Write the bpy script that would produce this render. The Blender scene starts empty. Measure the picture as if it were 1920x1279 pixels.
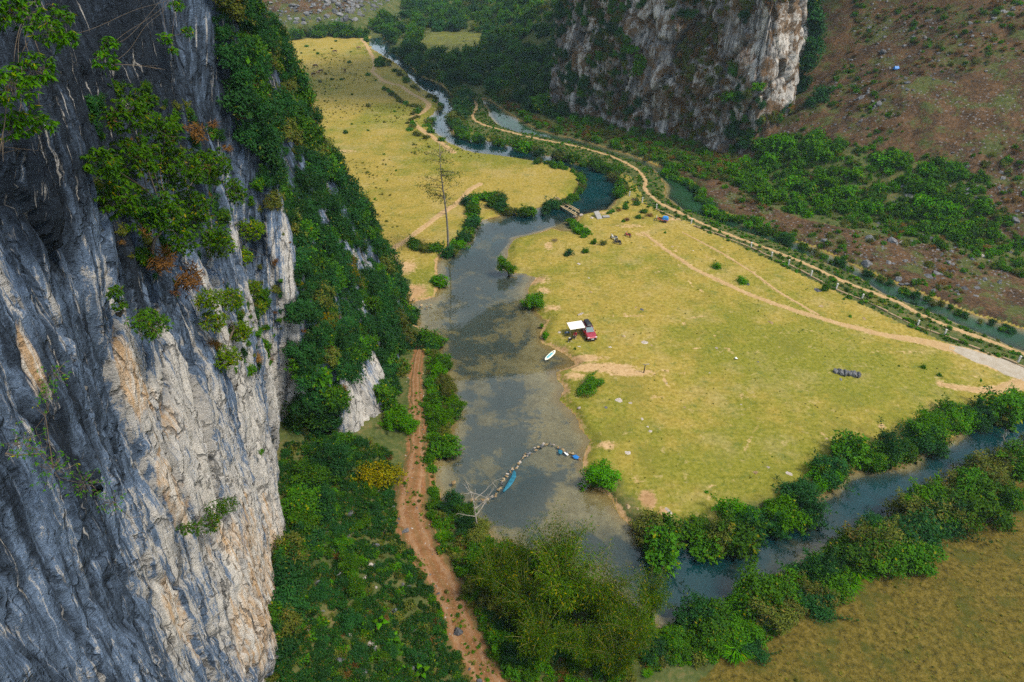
import bpy, math, random
import numpy as np
from mathutils import Vector, Matrix

rng = np.random.default_rng(11)
random.seed(5)
R = math.radians
SC = bpy.context.scene
COL = SC.collection

# ------------------------------------------------------------------ camera
CAM_H, PITCH, FPX = 64.0, R(34.0), 1280.0
cam_d = bpy.data.cameras.new("camera")
cam_d.sensor_width, cam_d.lens = 36.0, 24.0
cam_d.clip_start, cam_d.clip_end = 0.5, 9000
cam = bpy.data.objects.new("camera", cam_d)
COL.objects.link(cam)
cam.location = (0, 0, CAM_H)
cam.rotation_euler = (R(90) - PITCH, 0, 0)
SC.camera = cam

# ------------------------------------------------------------------ sky, sun, exposure
SUN_EL, SUN_AZ = R(57), R(114)         # azimuth clockwise from +Y: light from the right, a little behind the camera
world = bpy.data.worlds.new("World")
SC.world = world
world.use_nodes = True
nt = world.node_tree
nt.nodes.clear()
N = nt.nodes.new
out = N("ShaderNodeOutputWorld")
bg = N("ShaderNodeBackground")
sky = N("ShaderNodeTexSky")
sky.sky_type = 'NISHITA'
sky.sun_disc = False
sky.sun_elevation, sky.sun_rotation = SUN_EL, SUN_AZ
sky.air_density, sky.dust_density = 1.0, 2.0
tc = N("ShaderNodeTexCoord")
mp = N("ShaderNodeMapping"); mp.inputs['Scale'].default_value = (1, 1, 2.2)
nz = N("ShaderNodeTexNoise"); nz.inputs['Scale'].default_value = 2.1
nz.inputs['Detail'].default_value = 6; nz.inputs['Roughness'].default_value = 0.55
rp = N("ShaderNodeValToRGB")
rp.color_ramp.elements[0].position, rp.color_ramp.elements[1].position = 0.36, 0.60
rp.color_ramp.elements[0].color = (0.25, 0.25, 0.25, 1)
mx = N("ShaderNodeMix"); mx.data_type = 'RGBA'
mx.inputs['B'].default_value = (7.6, 8.9, 10.2, 1)      # lit cloud, in the units of the sky texture
nt.links.new(tc.outputs['Generated'], mp.inputs['Vector'])
nt.links.new(mp.outputs['Vector'], nz.inputs['Vector'])
nt.links.new(nz.outputs['Fac'], rp.inputs['Fac'])
nt.links.new(rp.outputs['Color'], mx.inputs['Factor'])
nt.links.new(sky.outputs['Color'], mx.inputs['A'])
nt.links.new(mx.outputs['Result'], bg.inputs['Color'])
bg.inputs['Strength'].default_value = 0.078
nt.links.new(bg.outputs['Background'], out.inputs['Surface'])

sun_d = bpy.data.lights.new("sun", 'SUN')
sun_d.energy, sun_d.angle, sun_d.color = 2.6, R(14), (1.0, 0.91, 0.74)
sun = bpy.data.objects.new("sun", sun_d)
COL.objects.link(sun)
sd = Vector((math.sin(SUN_AZ) * math.cos(SUN_EL), math.cos(SUN_AZ) * math.cos(SUN_EL), math.sin(SUN_EL)))
sun.rotation_euler = sd.to_track_quat('Z', 'Y').to_euler()
sun.location = (120, -60, 200)

vs = SC.view_settings
vs.view_transform, vs.look, vs.gamma, vs.use_curve_mapping = 'Standard', 'None', 1.0, False
vs.exposure = 0.88
SC.render.engine = 'CYCLES'
cy = SC.cycles
cy.use_denoising = False
cy.sample_clamp_indirect = 3.0
cy.max_bounces, cy.diffuse_bounces, cy.glossy_bounces = 4, 2, 2
cy.transmission_bounces, cy.transparent_max_bounces, cy.volume_bounces = 2, 6, 0
cy.caustics_reflective = cy.caustics_refractive = False
cy.use_adaptive_sampling = True
cy.adaptive_threshold = 0.025

# ------------------------------------------------------------------ pixel of the photograph <-> place
cp, sp = math.cos(PITCH), math.sin(PITCH)
def ray(px, py):
    u, v = (px - 960) / FPX, (py - 639.5) / FPX
    return np.array([u, cp - v * sp, -sp - v * cp])
def G(px, py, z=0.0):
    d = ray(px, py); t = (z - CAM_H) / d[2]
    return np.array([d[0] * t, d[1] * t, z])
def AT(px, py, t):
    return np.array([0, 0, CAM_H]) + ray(px, py) * t
def GP(pts, z=0.0):
    return np.array([G(a, b, z)[:2] for a, b in pts])
def to_px(X, Y, Z):
    dep = np.maximum(Y * cp - (Z - CAM_H) * sp, 1e-3); up = Y * sp + (Z - CAM_H) * cp
    return 960 + FPX * X / dep, 639.5 - FPX * up / dep

# ------------------------------------------------------------------ noise
def _h(ix, iy, iz, seed):
    n = (ix.astype(np.int64) * 374761393 + iy.astype(np.int64) * 668265263 + iz.astype(np.int64) * 2147483647 + seed * 974711) & 0xFFFFFFFF
    n = ((n ^ (n >> 13)) * 1274126177) & 0xFFFFFFFF
    return ((n ^ (n >> 16)) & 0xFFFFFF) / float(0xFFFFFF)
def vn(x, y, seed=0):
    x, y = np.asarray(x, float), np.asarray(y, float)
    ix, iy = np.floor(x), np.floor(y); fx, fy = x - ix, y - iy
    fx, fy = fx * fx * fx * (fx * (fx * 6 - 15) + 10), fy * fy * fy * (fy * (fy * 6 - 15) + 10)
    z = np.zeros_like(ix)
    a, b = _h(ix, iy, z, seed), _h(ix + 1, iy, z, seed)
    c, d = _h(ix, iy + 1, z, seed), _h(ix + 1, iy + 1, z, seed)
    return (a + (b - a) * fx) * (1 - fy) + (c + (d - c) * fx) * fy
def fbm(x, y, o=4, seed=0, g=0.5):
    s, a, t = 0.0, 1.0, 0.0
    for k in range(o):
        s = s + a * (vn(x, y, seed + k * 17) - 0.5); t += a
        x, y, a = np.asarray(x) * 2.03 + 5.2, np.asarray(y) * 2.03 + 1.7, a * g
    return s / t * 2
def ridged(x, y, o=4, seed=0, g=0.5):
    s, a, t = 0.0, 1.0, 0.0
    for k in range(o):
        s = s + a * (1 - np.abs(2 * vn(x, y, seed + k * 31) - 1)); t += a
        x, y, a = np.asarray(x) * 2.1 + 3.1, np.asarray(y) * 2.1 + 9.7, a * g
    return s / t
def cells(x, y, seed=0, jit=0.9):
    """cellular pattern: distances to the two nearest seeds, local offsets and four random numbers of the nearest cell"""
    x, y = np.asarray(x, float), np.asarray(y, float); ix, iy = np.floor(x), np.floor(y)
    d1 = np.full(x.shape, 9.0); d2 = np.full(x.shape, 9.0); bx = np.zeros(x.shape); by = np.zeros(x.shape); cx = np.zeros(x.shape); cy_ = np.zeros(x.shape)
    for a in (-1, 0, 1):
        for b in (-1, 0, 1):
            gx_, gy_ = ix + a, iy + b; z = np.zeros_like(gx_)
            ox, oy = x - gx_ - 0.5 - jit * (_h(gx_, gy_, z, seed) - 0.5), y - gy_ - 0.5 - jit * (_h(gx_, gy_, z, seed + 1) - 0.5); d = np.hypot(ox, oy)
            m = d < d1; d2 = np.where(m, d1, np.minimum(d2, d)); bx, by = np.where(m, ox, bx), np.where(m, oy, by); cx, cy_ = np.where(m, gx_, cx), np.where(m, gy_, cy_); d1 = np.where(m, d, d1)
    z = np.zeros_like(cx); return d1, d2, bx, by, [_h(cx, cy_, z, seed + 10 + k) for k in range(4)]
def sstep(a, b, x):
    t = np.clip((np.asarray(x, float) - a) / (b - a), 0, 1); return t * t * (3 - 2 * t)

# ------------------------------------------------------------------ plane geometry helpers
def line_d(X, Y, P, closed=False, W=None):
    """distance to a polyline (and the width interpolated along it)"""
    n = len(P); best = np.full(np.shape(X), 1e9); wid = np.zeros(np.shape(X))
    for i in range(n if closed else n - 1):
        a, b = P[i], P[(i + 1) % n]; e = b - a; L = e @ e + 1e-9
        t = np.clip(((X - a[0]) * e[0] + (Y - a[1]) * e[1]) / L, 0, 1)
        d = np.hypot(X - a[0] - t * e[0], Y - a[1] - t * e[1]); m = d < best
        best = np.where(m, d, best)
        if W is not None:
            wid = np.where(m, W[i] + (W[(i + 1) % n] - W[i]) * t, wid)
    return (best, wid) if W is not None else best
def inside(X, Y, P):
    r = np.zeros(np.shape(X), bool); n = len(P)
    for i in range(n):
        x0, y0 = P[i]; x1, y1 = P[(i + 1) % n]
        if y0 == y1: continue
        c = ((y0 > Y) != (y1 > Y)) & (X < (x1 - x0) * (Y - y0) / (y1 - y0) + x0)
        r ^= c
    return r
def poly_sd(X, Y, P):
    d = line_d(X, Y, P, True); return np.where(inside(X, Y, P), -d, d)
def side_d(X, Y, P):
    """signed distance to an open polyline, positive on its right-hand side"""
    best = np.full(np.shape(X), 1e9); sg = np.zeros(np.shape(X))
    for i in range(len(P) - 1):
        a, b = P[i], P[i + 1]; e = b - a; L = e @ e
        t = np.clip(((X - a[0]) * e[0] + (Y - a[1]) * e[1]) / L, 0, 1)
        dx, dy = X - a[0] - t * e[0], Y - a[1] - t * e[1]; d = np.hypot(dx, dy)
        c = e[1] * (X - a[0]) - e[0] * (Y - a[1]); m = d < best - 1e-9
        best = np.where(m, d, best); sg = np.where(m, np.sign(c), sg)
    return best * sg
def smooth_line(P, step=1.0):
    """Catmull-Rom through the points, resampled"""
    P = np.asarray(P, float); Q = np.vstack([2 * P[0] - P[1], P, 2 * P[-1] - P[-2]]); o = []
    for i in range(1, len(Q) - 2):
        p0, p1, p2, p3 = Q[i - 1:i + 3]; n = max(2, int(np.linalg.norm(p2 - p1) / step))
        for k in range(n):
            t = k / n
            o.append(0.5 * (2 * p1 + (p2 - p0) * t + (2 * p0 - 5 * p1 + 4 * p2 - p3) * t * t + (3 * p1 - p0 - 3 * p2 + p3) * t ** 3))
    o.append(P[-1]); return np.array(o)

# ------------------------------------------------------------------ mesh and object helpers
def new_mesh(name, V, quads=None, tris=None, attrs=None, smooth=False, mat=None):
    me = bpy.data.meshes.new(name); V = np.asarray(V, np.float32); me.vertices.add(len(V))
    me.vertices.foreach_set('co', V.ravel())
    q = np.zeros((0, 4), np.int32) if quads is None or len(quads) == 0 else np.asarray(quads, np.int32)
    t = np.zeros((0, 3), np.int32) if tris is None or len(tris) == 0 else np.asarray(tris, np.int32)
    nl = q.size + t.size; me.loops.add(nl)
    me.loops.foreach_set('vertex_index', np.concatenate([q.ravel(), t.ravel()]))
    me.polygons.add(len(q) + len(t))
    me.polygons.foreach_set('loop_start', np.concatenate([np.arange(len(q)) * 4, q.size + np.arange(len(t)) * 3]).astype(np.int32))
    me.polygons.foreach_set('use_smooth', np.full(len(q) + len(t), smooth))
    for k, a in (attrs or {}).items():
        a = np.asarray(a, np.float32)
        if a.ndim == 2:
            me.attributes.new(k, 'FLOAT_VECTOR', 'POINT').data.foreach_set('vector', a.ravel())
        else:
            me.attributes.new(k, 'FLOAT', 'POINT').data.foreach_set('value', a)
    me.update(calc_edges=True)
    me.validate()
    if mat: me.materials.append(mat)
    return me
def link(name, data, parent=None, loc=None, rot=None, scale=None):
    o = bpy.data.objects.new(name, data); COL.objects.link(o)
    if parent: o.parent = parent
    if loc is not None: o.location = [float(c) for c in loc]
    if rot is not None: o.rotation_euler = [float(c) for c in rot]
    if scale is not None: o.scale = (scale,) * 3 if np.isscalar(scale) else [float(c) for c in scale]
    return o
def tag(o, label=None, cat=None, group=None, kind=None):
    if label: o['label'] = label
    if cat: o['category'] = cat
    if group: o['group'] = group
    if kind: o['kind'] = kind
    return o
class MB:
    """collects boxes, tubes and lofts into one mesh"""
    def __init__(s): s.v, s.q, s.t, s.n, s.c = [], [], [], 0, []
    def add(s, V, q=(), t=(), c=0.5):
        V = np.asarray(V, float); s.v.append(V); s.c.append(np.broadcast_to(np.asarray(c, float), (len(V),)))
        if len(q): s.q.append(np.asarray(q, int) + s.n)
        if len(t): s.t.append(np.asarray(t, int) + s.n)
        s.n += len(V); return s
    def box(s, c, h, rz=0.0, taper=1.0):
        c, h = np.asarray(c, float), np.asarray(h, float) / 2
        k = np.array([[-1, -1, -1], [1, -1, -1], [1, 1, -1], [-1, 1, -1], [-1, -1, 1], [1, -1, 1], [1, 1, 1], [-1, 1, 1]], float)
        v = k * h; v[4:, :2] *= taper; ca, sa = math.cos(rz), math.sin(rz)
        v = np.c_[v[:, 0] * ca - v[:, 1] * sa, v[:, 0] * sa + v[:, 1] * ca, v[:, 2]] + c
        return s.add(v, [[0, 3, 2, 1], [4, 5, 6, 7], [0, 1, 5, 4], [1, 2, 6, 5], [2, 3, 7, 6], [3, 0, 4, 7]])
    def tube(s, P, r, n=6, c=0.5, caps=True):
        P = np.asarray(P, float); r = np.broadcast_to(np.asarray(r, float), (len(P),)); V = []
        T = np.gradient(P, axis=0); T /= np.linalg.norm(T, axis=1)[:, None] + 1e-9
        ref = np.array([0.31, 0.17, 0.93]) if abs(T[0] @ np.array([0.31, 0.17, 0.93])) < 0.95 else np.array([1.0, 0, 0])
        for p, t, k in zip(P, T, r):
            a = np.cross(t, ref); a /= np.linalg.norm(a) + 1e-9; b = np.cross(t, a)
            an = np.arange(n) * 2 * math.pi / n
            V.append(p + k * (np.cos(an)[:, None] * a + np.sin(an)[:, None] * b))
        m = len(P); i, j = np.meshgrid(np.arange(m - 1), np.arange(n), indexing='ij'); i, j = i.ravel(), j.ravel(); j2 = (j + 1) % n
        q = np.c_[i * n + j, i * n + j2, (i + 1) * n + j2, (i + 1) * n + j]; V = np.vstack(V); t = []
        if caps:
            V = np.vstack([V, P[0], P[-1]]); k = m * n
            t = [[k, (a + 1) % n, a] for a in range(n)] + [[k + 1, (m - 1) * n + a, (m - 1) * n + (a + 1) % n] for a in range(n)]
        return s.add(V, q, t, c)
    def loft(s, rings, caps=True):
        n = len(rings[0]); m = len(rings); V = np.vstack(rings)
        i, j = np.meshgrid(np.arange(m - 1), np.arange(n), indexing='ij'); i, j = i.ravel(), j.ravel(); j2 = (j + 1) % n
        q = np.c_[i * n + j, i * n + j2, (i + 1) * n + j2, (i + 1) * n + j]; t = []
        if caps:
            t = [[0, a + 1, a] for a in range(1, n - 1)] + [[(m - 1) * n, (m - 1) * n + a, (m - 1) * n + a + 1] for a in range(1, n - 1)]
        return s.add(V, q, t)
    def mesh(s, name, mat, smooth=False):
        return new_mesh(name, np.vstack(s.v), np.vstack(s.q) if s.q else None, np.vstack(s.t) if s.t else None,
                        {'tint': np.concatenate(s.c)}, smooth, mat)
    def build(s, name, mat, parent=None, smooth=False, **k):
        return link(name, s.mesh(name, mat, smooth), parent, **k)

# ------------------------------------------------------------------ materials
class NT:
    """small wrapper for writing node materials"""
    def __init__(s, name):
        s.m = bpy.data.materials.new(name); s.m.use_nodes = True; s.t = s.m.node_tree; s.t.nodes.clear()
        s.o = s.t.nodes.new('ShaderNodeOutputMaterial')
    def n(s, ty, ins=None, **kw):
        x = s.t.nodes.new(ty)
        for k, v in kw.items(): setattr(x, k, v)
        for k, v in (ins or {}).items(): s.set(x.inputs[k], v)
        return x
    def set(s, sock, v):
        if isinstance(v, bpy.types.NodeSocket): s.t.links.new(v, sock)
        else: sock.default_value = v
    def attr(s, name, out='Fac', ty='GEOMETRY'):
        return s.n('ShaderNodeAttribute', attribute_name=name, attribute_type=ty).outputs[out]
    def pos(s): return s.n('ShaderNodeNewGeometry').outputs['Position']
    def scaled(s, vec, sc): return s.n('ShaderNodeMapping', {'Vector': vec, 'Scale': sc}).outputs['Vector']
    def noise(s, vec, scale, det=4, rough=0.55, dist=0.0, out='Fac'):
        return s.n('ShaderNodeTexNoise', {'Vector': vec, 'Scale': scale, 'Detail': det, 'Roughness': rough, 'Distortion': dist}).outputs[out]
    def vor(s, vec, scale, feat='F1', out='Distance'):
        return s.n('ShaderNodeTexVoronoi', {'Vector': vec, 'Scale': scale}, feature=feat).outputs[out]
    def math(s, op, a, b=0.0, c=0.0, clamp=False):
        x = s.n('ShaderNodeMath', operation=op, use_clamp=clamp); s.set(x.inputs[0], a); s.set(x.inputs[1], b); s.set(x.inputs[2], c); return x.outputs[0]
    def step(s, x, a, b, lo=0.0, hi=1.0):
        return s.n('ShaderNodeMapRange', {'Value': x, 'From Min': a, 'From Max': b, 'To Min': lo, 'To Max': hi}, interpolation_type='SMOOTHSTEP').outputs['Result']
    def ramp(s, x, stops, interp='LINEAR'):
        r = s.n('ShaderNodeValToRGB', {'Fac': x}); cr = r.color_ramp; cr.interpolation = interp
        while len(cr.elements) < len(stops): cr.elements.new(0.5)
        for e, (p, c) in zip(cr.elements, stops): e.position = p; e.color = (*c, 1)
        return r.outputs['Color']
    def mix(s, f, a, b, blend='MIX'):
        x = s.n('ShaderNodeMix', data_type='RGBA', blend_type=blend)
        for k, v in (('Factor', f), ('A', a), ('B', b)):
            s.set(x.inputs[k], v if not isinstance(v, tuple) else (*v, 1) if len(v) == 3 else v)
        return x.outputs['Result']
    def bump(s, h, dist=0.1, st=1.0): return s.n('ShaderNodeBump', {'Height': h, 'Distance': dist, 'Strength': st}).outputs['Normal']
    def pbr(s, col, rough=0.9, normal=None, spec=0.2, metal=0.0, **k):
        ins = {'Base Color': (*col, 1) if isinstance(col, tuple) and len(col) == 3 else col, 'Roughness': rough, 'Specular IOR Level': spec, 'Metallic': metal}
        ins.update(k); b = s.n('ShaderNodeBsdfPrincipled', ins)
        if normal is not None: s.set(b.inputs['Normal'], normal)
        return b.outputs[0]
    def out(s, sh): s.t.links.new(sh, s.o.inputs['Surface']); return s.m

def plain(name, col, rough=0.6, spec=0.4, metal=0.0, var=0.12, scale=3.0, bump=0.0, **k):
    """painted / plain surface with a little wear"""
    t = NT(name); p = t.n('ShaderNodeTexCoord').outputs['Object']
    n1 = t.noise(p, scale, 5); n2 = t.noise(p, scale * 7, 3)
    f = t.math('ADD', t.math('MULTIPLY', n1, 0.7), t.math('MULTIPLY', n2, 0.3))
    c = t.ramp(f, [(0.3, tuple(x * (1 - var) for x in col)), (0.7, tuple(min(1, x * (1 + var)) for x in col))])
    nm = t.bump(n2, bump) if bump else None
    return t.out(t.pbr(c, rough, nm, spec, metal, **k))

def leaf_mat(name, dark, light, accent=None, acc=0.0, spread=1.0):
    """leaf blades: diffuse with some light through the blade; hue varies from leaf to leaf and plant to plant"""
    t = NT(name); f = t.attr('tint'); oi = t.n('ShaderNodeObjectInfo').outputs['Random']
    g = t.math('ADD', t.math('MULTIPLY', f, 0.72), t.math('MULTIPLY', oi, 0.28 * spread))
    c = t.ramp(g, [(0.05, dark), (0.95, light)])
    if accent:
        c = t.mix(t.step(t.math('FRACT', t.math('MULTIPLY', t.math('ADD', f, oi), 7.31)), 1 - acc - 0.02, 1 - acc + 0.02), c, accent)
    hs = t.n('ShaderNodeHueSaturation', {'Hue': t.math('ADD', 0.488, t.math('MULTIPLY', oi, 0.024)), 'Saturation': 1.18, 'Value': t.math('ADD', 0.80, t.math('MULTIPLY', oi, 0.32)), 'Color': c}).outputs[0]
    d = t.pbr(hs, 0.6, None, 0.06)
    tr = t.n('ShaderNodeBsdfTranslucent', {'Color': t.mix(1.0, hs, (1.0, 1.05, 0.55), 'MULTIPLY')}).outputs[0]
    ms = t.n('ShaderNodeMixShader', {0: 0.22, 1: d, 2: tr}).outputs[0]
    return t.out(ms)

def bark_mat(name, a, b):
    t = NT(name); p = t.n('ShaderNodeTexCoord').outputs['Object']
    n = t.noise(t.scaled(p, (3, 3, 0.6)), 4.0, 5)
    return t.out(t.pbr(t.ramp(n, [(0.3, a), (0.7, b)]), 0.9, t.bump(n, 0.03)))

M = {}
M['leaf'] = leaf_mat('leaf_green', (0.018, 0.060, 0.014), (0.092, 0.185, 0.030), (0.20, 0.19, 0.03), 0.03)
M['leaf_teal'] = leaf_mat('leaf_dark_green', (0.009, 0.037, 0.015), (0.044, 0.108, 0.032), (0.13, 0.15, 0.03), 0.02)
M['leaf_shaded'] = leaf_mat('leaf_shaded', (0.006, 0.028, 0.010), (0.040, 0.095, 0.022), (0.12, 0.10, 0.03), 0.05)  # undergrowth leaf with the shade at the cliff foot put into its colour
M['leaf_bright'] = leaf_mat('leaf_bright_green', (0.026, 0.095, 0.012), (0.105, 0.235, 0.026), (0.22, 0.23, 0.03), 0.02)
M['leaf_yellow'] = leaf_mat('leaf_yellow_green', (0.050, 0.062, 0.008), (0.195, 0.170, 0.018), (0.32, 0.20, 0.02), 0.10)
M['leaf_olive'] = leaf_mat('leaf_olive', (0.034, 0.058, 0.016), (0.145, 0.160, 0.042), (0.19, 0.14, 0.05), 0.08)
M['leaf_bamboo'] = leaf_mat('leaf_bamboo', (0.018, 0.056, 0.010), (0.092, 0.145, 0.018), (0.28, 0.22, 0.02), 0.06)
M['leaf_dry'] = leaf_mat('leaf_dry', (0.075, 0.044, 0.020), (0.230, 0.130, 0.058))
M['leaf_cliff'] = leaf_mat('leaf_cliff', (0.012, 0.052, 0.010), (0.085, 0.175, 0.024), (0.26, 0.21, 0.02), 0.02)
M['grass_blade'] = leaf_mat('grass_blade', (0.10, 0.135, 0.026), (0.27, 0.245, 0.070), (0.32, 0.25, 0.10), 0.12)
M['bark'] = bark_mat('bark_brown', (0.055, 0.040, 0.028), (0.16, 0.125, 0.09))
M['bark_grey'] = bark_mat('bark_grey', (0.10, 0.09, 0.08), (0.26, 0.24, 0.21))
M['leaf_lime'] = leaf_mat('leaf_lime', (0.024, 0.068, 0.010), (0.125, 0.190, 0.022), (0.28, 0.22, 0.02), 0.05)
M['bark_pale'] = bark_mat('bark_pale', (0.20, 0.175, 0.15), (0.42, 0.38, 0.34))
M['bamboo_pole'] = bark_mat('bamboo_pole', (0.28, 0.20, 0.10), (0.55, 0.43, 0.25))
M['culm'] = bark_mat('bamboo_culm', (0.10, 0.11, 0.03), (0.26, 0.22, 0.07))

# ground sheet: bare soil, grass, hillside and bed, mixed by what the ground is at each place
def ground_mat():
    t = NT('ground'); p = t.pos()
    nb = t.noise(p, 0.035, 4, 0.6); nm = t.noise(p, 0.22, 4, 0.65); nf = t.noise(p, 1.6, 4, 0.68); nx = t.noise(p, 7.0, 3, 0.7)
    A = {k: t.attr(k) for k in ('dirt', 'green', 'brown', 'scrub', 'hill', 'under', 'red', 'depth')}
    dry = t.ramp(nf, [(0.26, (0.165, 0.122, 0.022)), (0.5, (0.275, 0.205, 0.040)), (0.74, (0.375, 0.285, 0.084))])
    grn = t.ramp(nf, [(0.26, (0.078, 0.094, 0.010)), (0.5, (0.165, 0.160, 0.020)), (0.75, (0.25, 0.222, 0.042))])
    gfac = t.math('ADD', A['green'], t.math('ADD', t.math('MULTIPLY', t.math('SUBTRACT', nb, 0.5), 2.6), t.math('MULTIPLY', t.math('SUBTRACT', nm, 0.5), 1.8)))
    c = t.mix(t.step(gfac, 0.1, 0.95), dry, grn)
    wr = t.noise(p, 0.09, 5, 0.7)
    c = t.mix(t.math('MULTIPLY', t.step(wr, 0.50, 0.64), 0.28), c, t.ramp(nf, [(0.3, (0.25, 0.185, 0.075)), (0.7, (0.42, 0.33, 0.17))]))
    c = t.mix(t.math('MULTIPLY', t.step(wr, 0.47, 0.36), 0.45), c, (0.13, 0.125, 0.022))
    # worn straw-coloured flecks and darker weeds
    c = t.mix(t.math('MULTIPLY', t.step(t.noise(p, 0.55, 5, 0.75, 0.3), 0.58, 0.68), 0.55), c, (0.40, 0.30, 0.14))
    c = t.mix(t.math('MULTIPLY', t.step(t.noise(p, 0.38, 5, 0.75, 0.2), 0.55, 0.68), 0.6), c, (0.085, 0.115, 0.022))
    brn = t.ramp(t.math('ADD', t.math('MULTIPLY', nf, 0.6), t.math('MULTIPLY', nx, 0.4)), [(0.36, (0.022, 0.020, 0.006)), (0.5, (0.092, 0.070, 0.012)), (0.64, (0.165, 0.120, 0.027))])
    brn = t.mix(t.math('MULTIPLY', t.step(t.noise(p, 0.30, 4, 0.72), 0.48, 0.66), 0.75), brn, (0.048, 0.056, 0.010))
    c = t.mix(t.step(t.math('ADD', A['brown'], t.math('MULTIPLY', t.math('SUBTRACT', nm, 0.5), 0.4)), 0.35, 0.65), c, brn)
    # undergrowth floor
    scr = t.ramp(t.math('ADD', t.math('MULTIPLY', nf, 0.5), t.math('MULTIPLY', nm, 0.5)), [(0.32, (0.026, 0.038, 0.013)), (0.5, (0.066, 0.084, 0.024)), (0.66, (0.150, 0.115, 0.048))])
    c = t.mix(t.step(t.math('ADD', A['scrub'], t.math('MULTIPLY', t.math('SUBTRACT', nm, 0.5), 0.9)), 0.30, 0.70), c, scr)
    # brown hillside with litter and thin grass
    hl = t.ramp(t.math('ADD', t.math('MULTIPLY', nm, 0.45), t.math('MULTIPLY', nf, 0.55)), [(0.32, (0.014, 0.012, 0.010)), (0.44, (0.046, 0.029, 0.018)), (0.57, (0.100, 0.056, 0.028)), (0.72, (0.185, 0.112, 0.058))])
    hl = t.mix(t.math('MULTIPLY', t.step(t.noise(p, 0.16, 5, 0.78), 0.48, 0.60), 0.85), hl, t.ramp(nf, [(0.3, (0.030, 0.050, 0.014)), (0.7, (0.095, 0.105, 0.030))]))
    hl = t.mix(t.math('MULTIPLY', t.step(t.vor(p, 1.1), 0.28, 0.14), t.step(nb, 0.45, 0.55)), hl, (0.15, 0.14, 0.14))
    c = t.mix(t.step(t.math('ADD', A['hill'], t.math('MULTIPLY', t.math('SUBTRACT', nm, 0.5), 0.7)), 0.30, 0.70), c, hl)
    # bare soil
    so = t.ramp(nf, [(0.25, (0.30, 0.185, 0.085)), (0.55, (0.43, 0.285, 0.145)), (0.8, (0.52, 0.38, 0.23))])
    rd = t.ramp(t.math('ADD', t.math('MULTIPLY', nf, 0.6), t.math('MULTIPLY', nx, 0.4)), [(0.28, (0.095, 0.040, 0.018)), (0.5, (0.20, 0.090, 0.038)), (0.74, (0.33, 0.19, 0.095))])
    so = t.mix(A['red'], so, rd)
    df = t.math('ADD', A['dirt'], t.math('ADD', t.math('MULTIPLY', t.math('SUBTRACT', nf, 0.5), 0.9), t.math('MULTIPLY', t.math('SUBTRACT', nm, 0.5), 0.7)))
    c = t.mix(t.step(df, 0.38, 0.72), c, so)
    # river bed: sand and silt with dark weed beds
    w = t.noise(p, 0.13, 6, 0.72, 0.2); w2 = t.noise(p, 0.55, 5, 0.72, 0.2)
    bd = t.ramp(t.math('ADD', t.math('MULTIPLY', w2, 0.6), t.math('MULTIPLY', nf, 0.4)), [(0.3, (0.16, 0.110, 0.042)), (0.55, (0.32, 0.235, 0.115)), (0.75, (0.45, 0.345, 0.19))])
    wd = t.math('ADD', t.math('MULTIPLY', w, 0.75), t.math('MULTIPLY', w2, 0.25))
    wd = t.math('ADD', wd, t.math('MULTIPLY', t.step(A['depth'], 0.22, 0.62), 0.105))
    bd = t.mix(t.math('MULTIPLY', t.step(wd, 0.52, 0.59), 0.74), bd, (0.050, 0.066, 0.076))
    bd = t.mix(t.math('MULTIPLY', t.step(A['depth'], 0.16, 0.02), 0.7), bd, (0.25, 0.145, 0.040))
    c = t.mix(t.step(A['under'], 0.35, 0.65), c, bd)
    h = t.math('ADD', t.math('MULTIPLY', nf, 0.7), t.math('MULTIPLY', nx, 0.3))
    return t.out(t.pbr(c, 0.95, t.bump(h, 0.10, 0.8), 0.08))
M['ground'] = ground_mat()

def path_mat(name, stops, flecks, ruts=False):
    t = NT(name); p = t.pos(); n = t.noise(p, 0.9, 6, 0.65); n2 = t.noise(p, 6, 4, 0.7)
    c = t.ramp(t.math('ADD', t.math('MULTIPLY', n, 0.6), t.math('MULTIPLY', n2, 0.4)), stops)
    c = t.mix(t.math('MULTIPLY', t.step(t.vor(p, 3.2), 0.20, 0.10), 0.7), c, flecks)
    if ruts:                                       # worn wheel lines, a weedy crown between them and grass creeping in at the sides
        ac = t.math('ADD', t.math('ABSOLUTE', t.attr('across')), t.math('MULTIPLY', t.math('SUBTRACT', t.noise(p, 1.1, 4, 0.7), 0.5), 0.30))
        c = t.mix(t.math('MULTIPLY', t.step(ac, 0.10, 0.02), 0.30), c, (0.115, 0.085, 0.032))
        c = t.mix(t.math('MULTIPLY', t.step(ac, 0.36, 0.50), 0.75), c, (0.085, 0.075, 0.026))
        c = t.mix(t.math('MULTIPLY', t.math('MULTIPLY', t.step(ac, 0.16, 0.24), t.step(ac, 0.36, 0.28)), 0.14), c, tuple(min(1, x * 1.1) for x in flecks))
    return t.out(t.pbr(c, 0.95, t.bump(n2, 0.05), 0.08))
M['path'] = path_mat('pale_soil', [(0.3, (0.29, 0.18, 0.080)), (0.55, (0.40, 0.265, 0.130)), (0.75, (0.49, 0.36, 0.21))], (0.55, 0.46, 0.34))
M['path_red'] = path_mat('red_soil', [(0.3, (0.120, 0.048, 0.020)), (0.5, (0.200, 0.098, 0.042)), (0.75, (0.31, 0.178, 0.092))], (0.40, 0.32, 0.23), True)
M['path_gravel'] = path_mat('gravel', [(0.3, (0.24, 0.19, 0.13)), (0.5, (0.34, 0.29, 0.23)), (0.75, (0.44, 0.40, 0.35))], (0.45, 0.43, 0.41))

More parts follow.
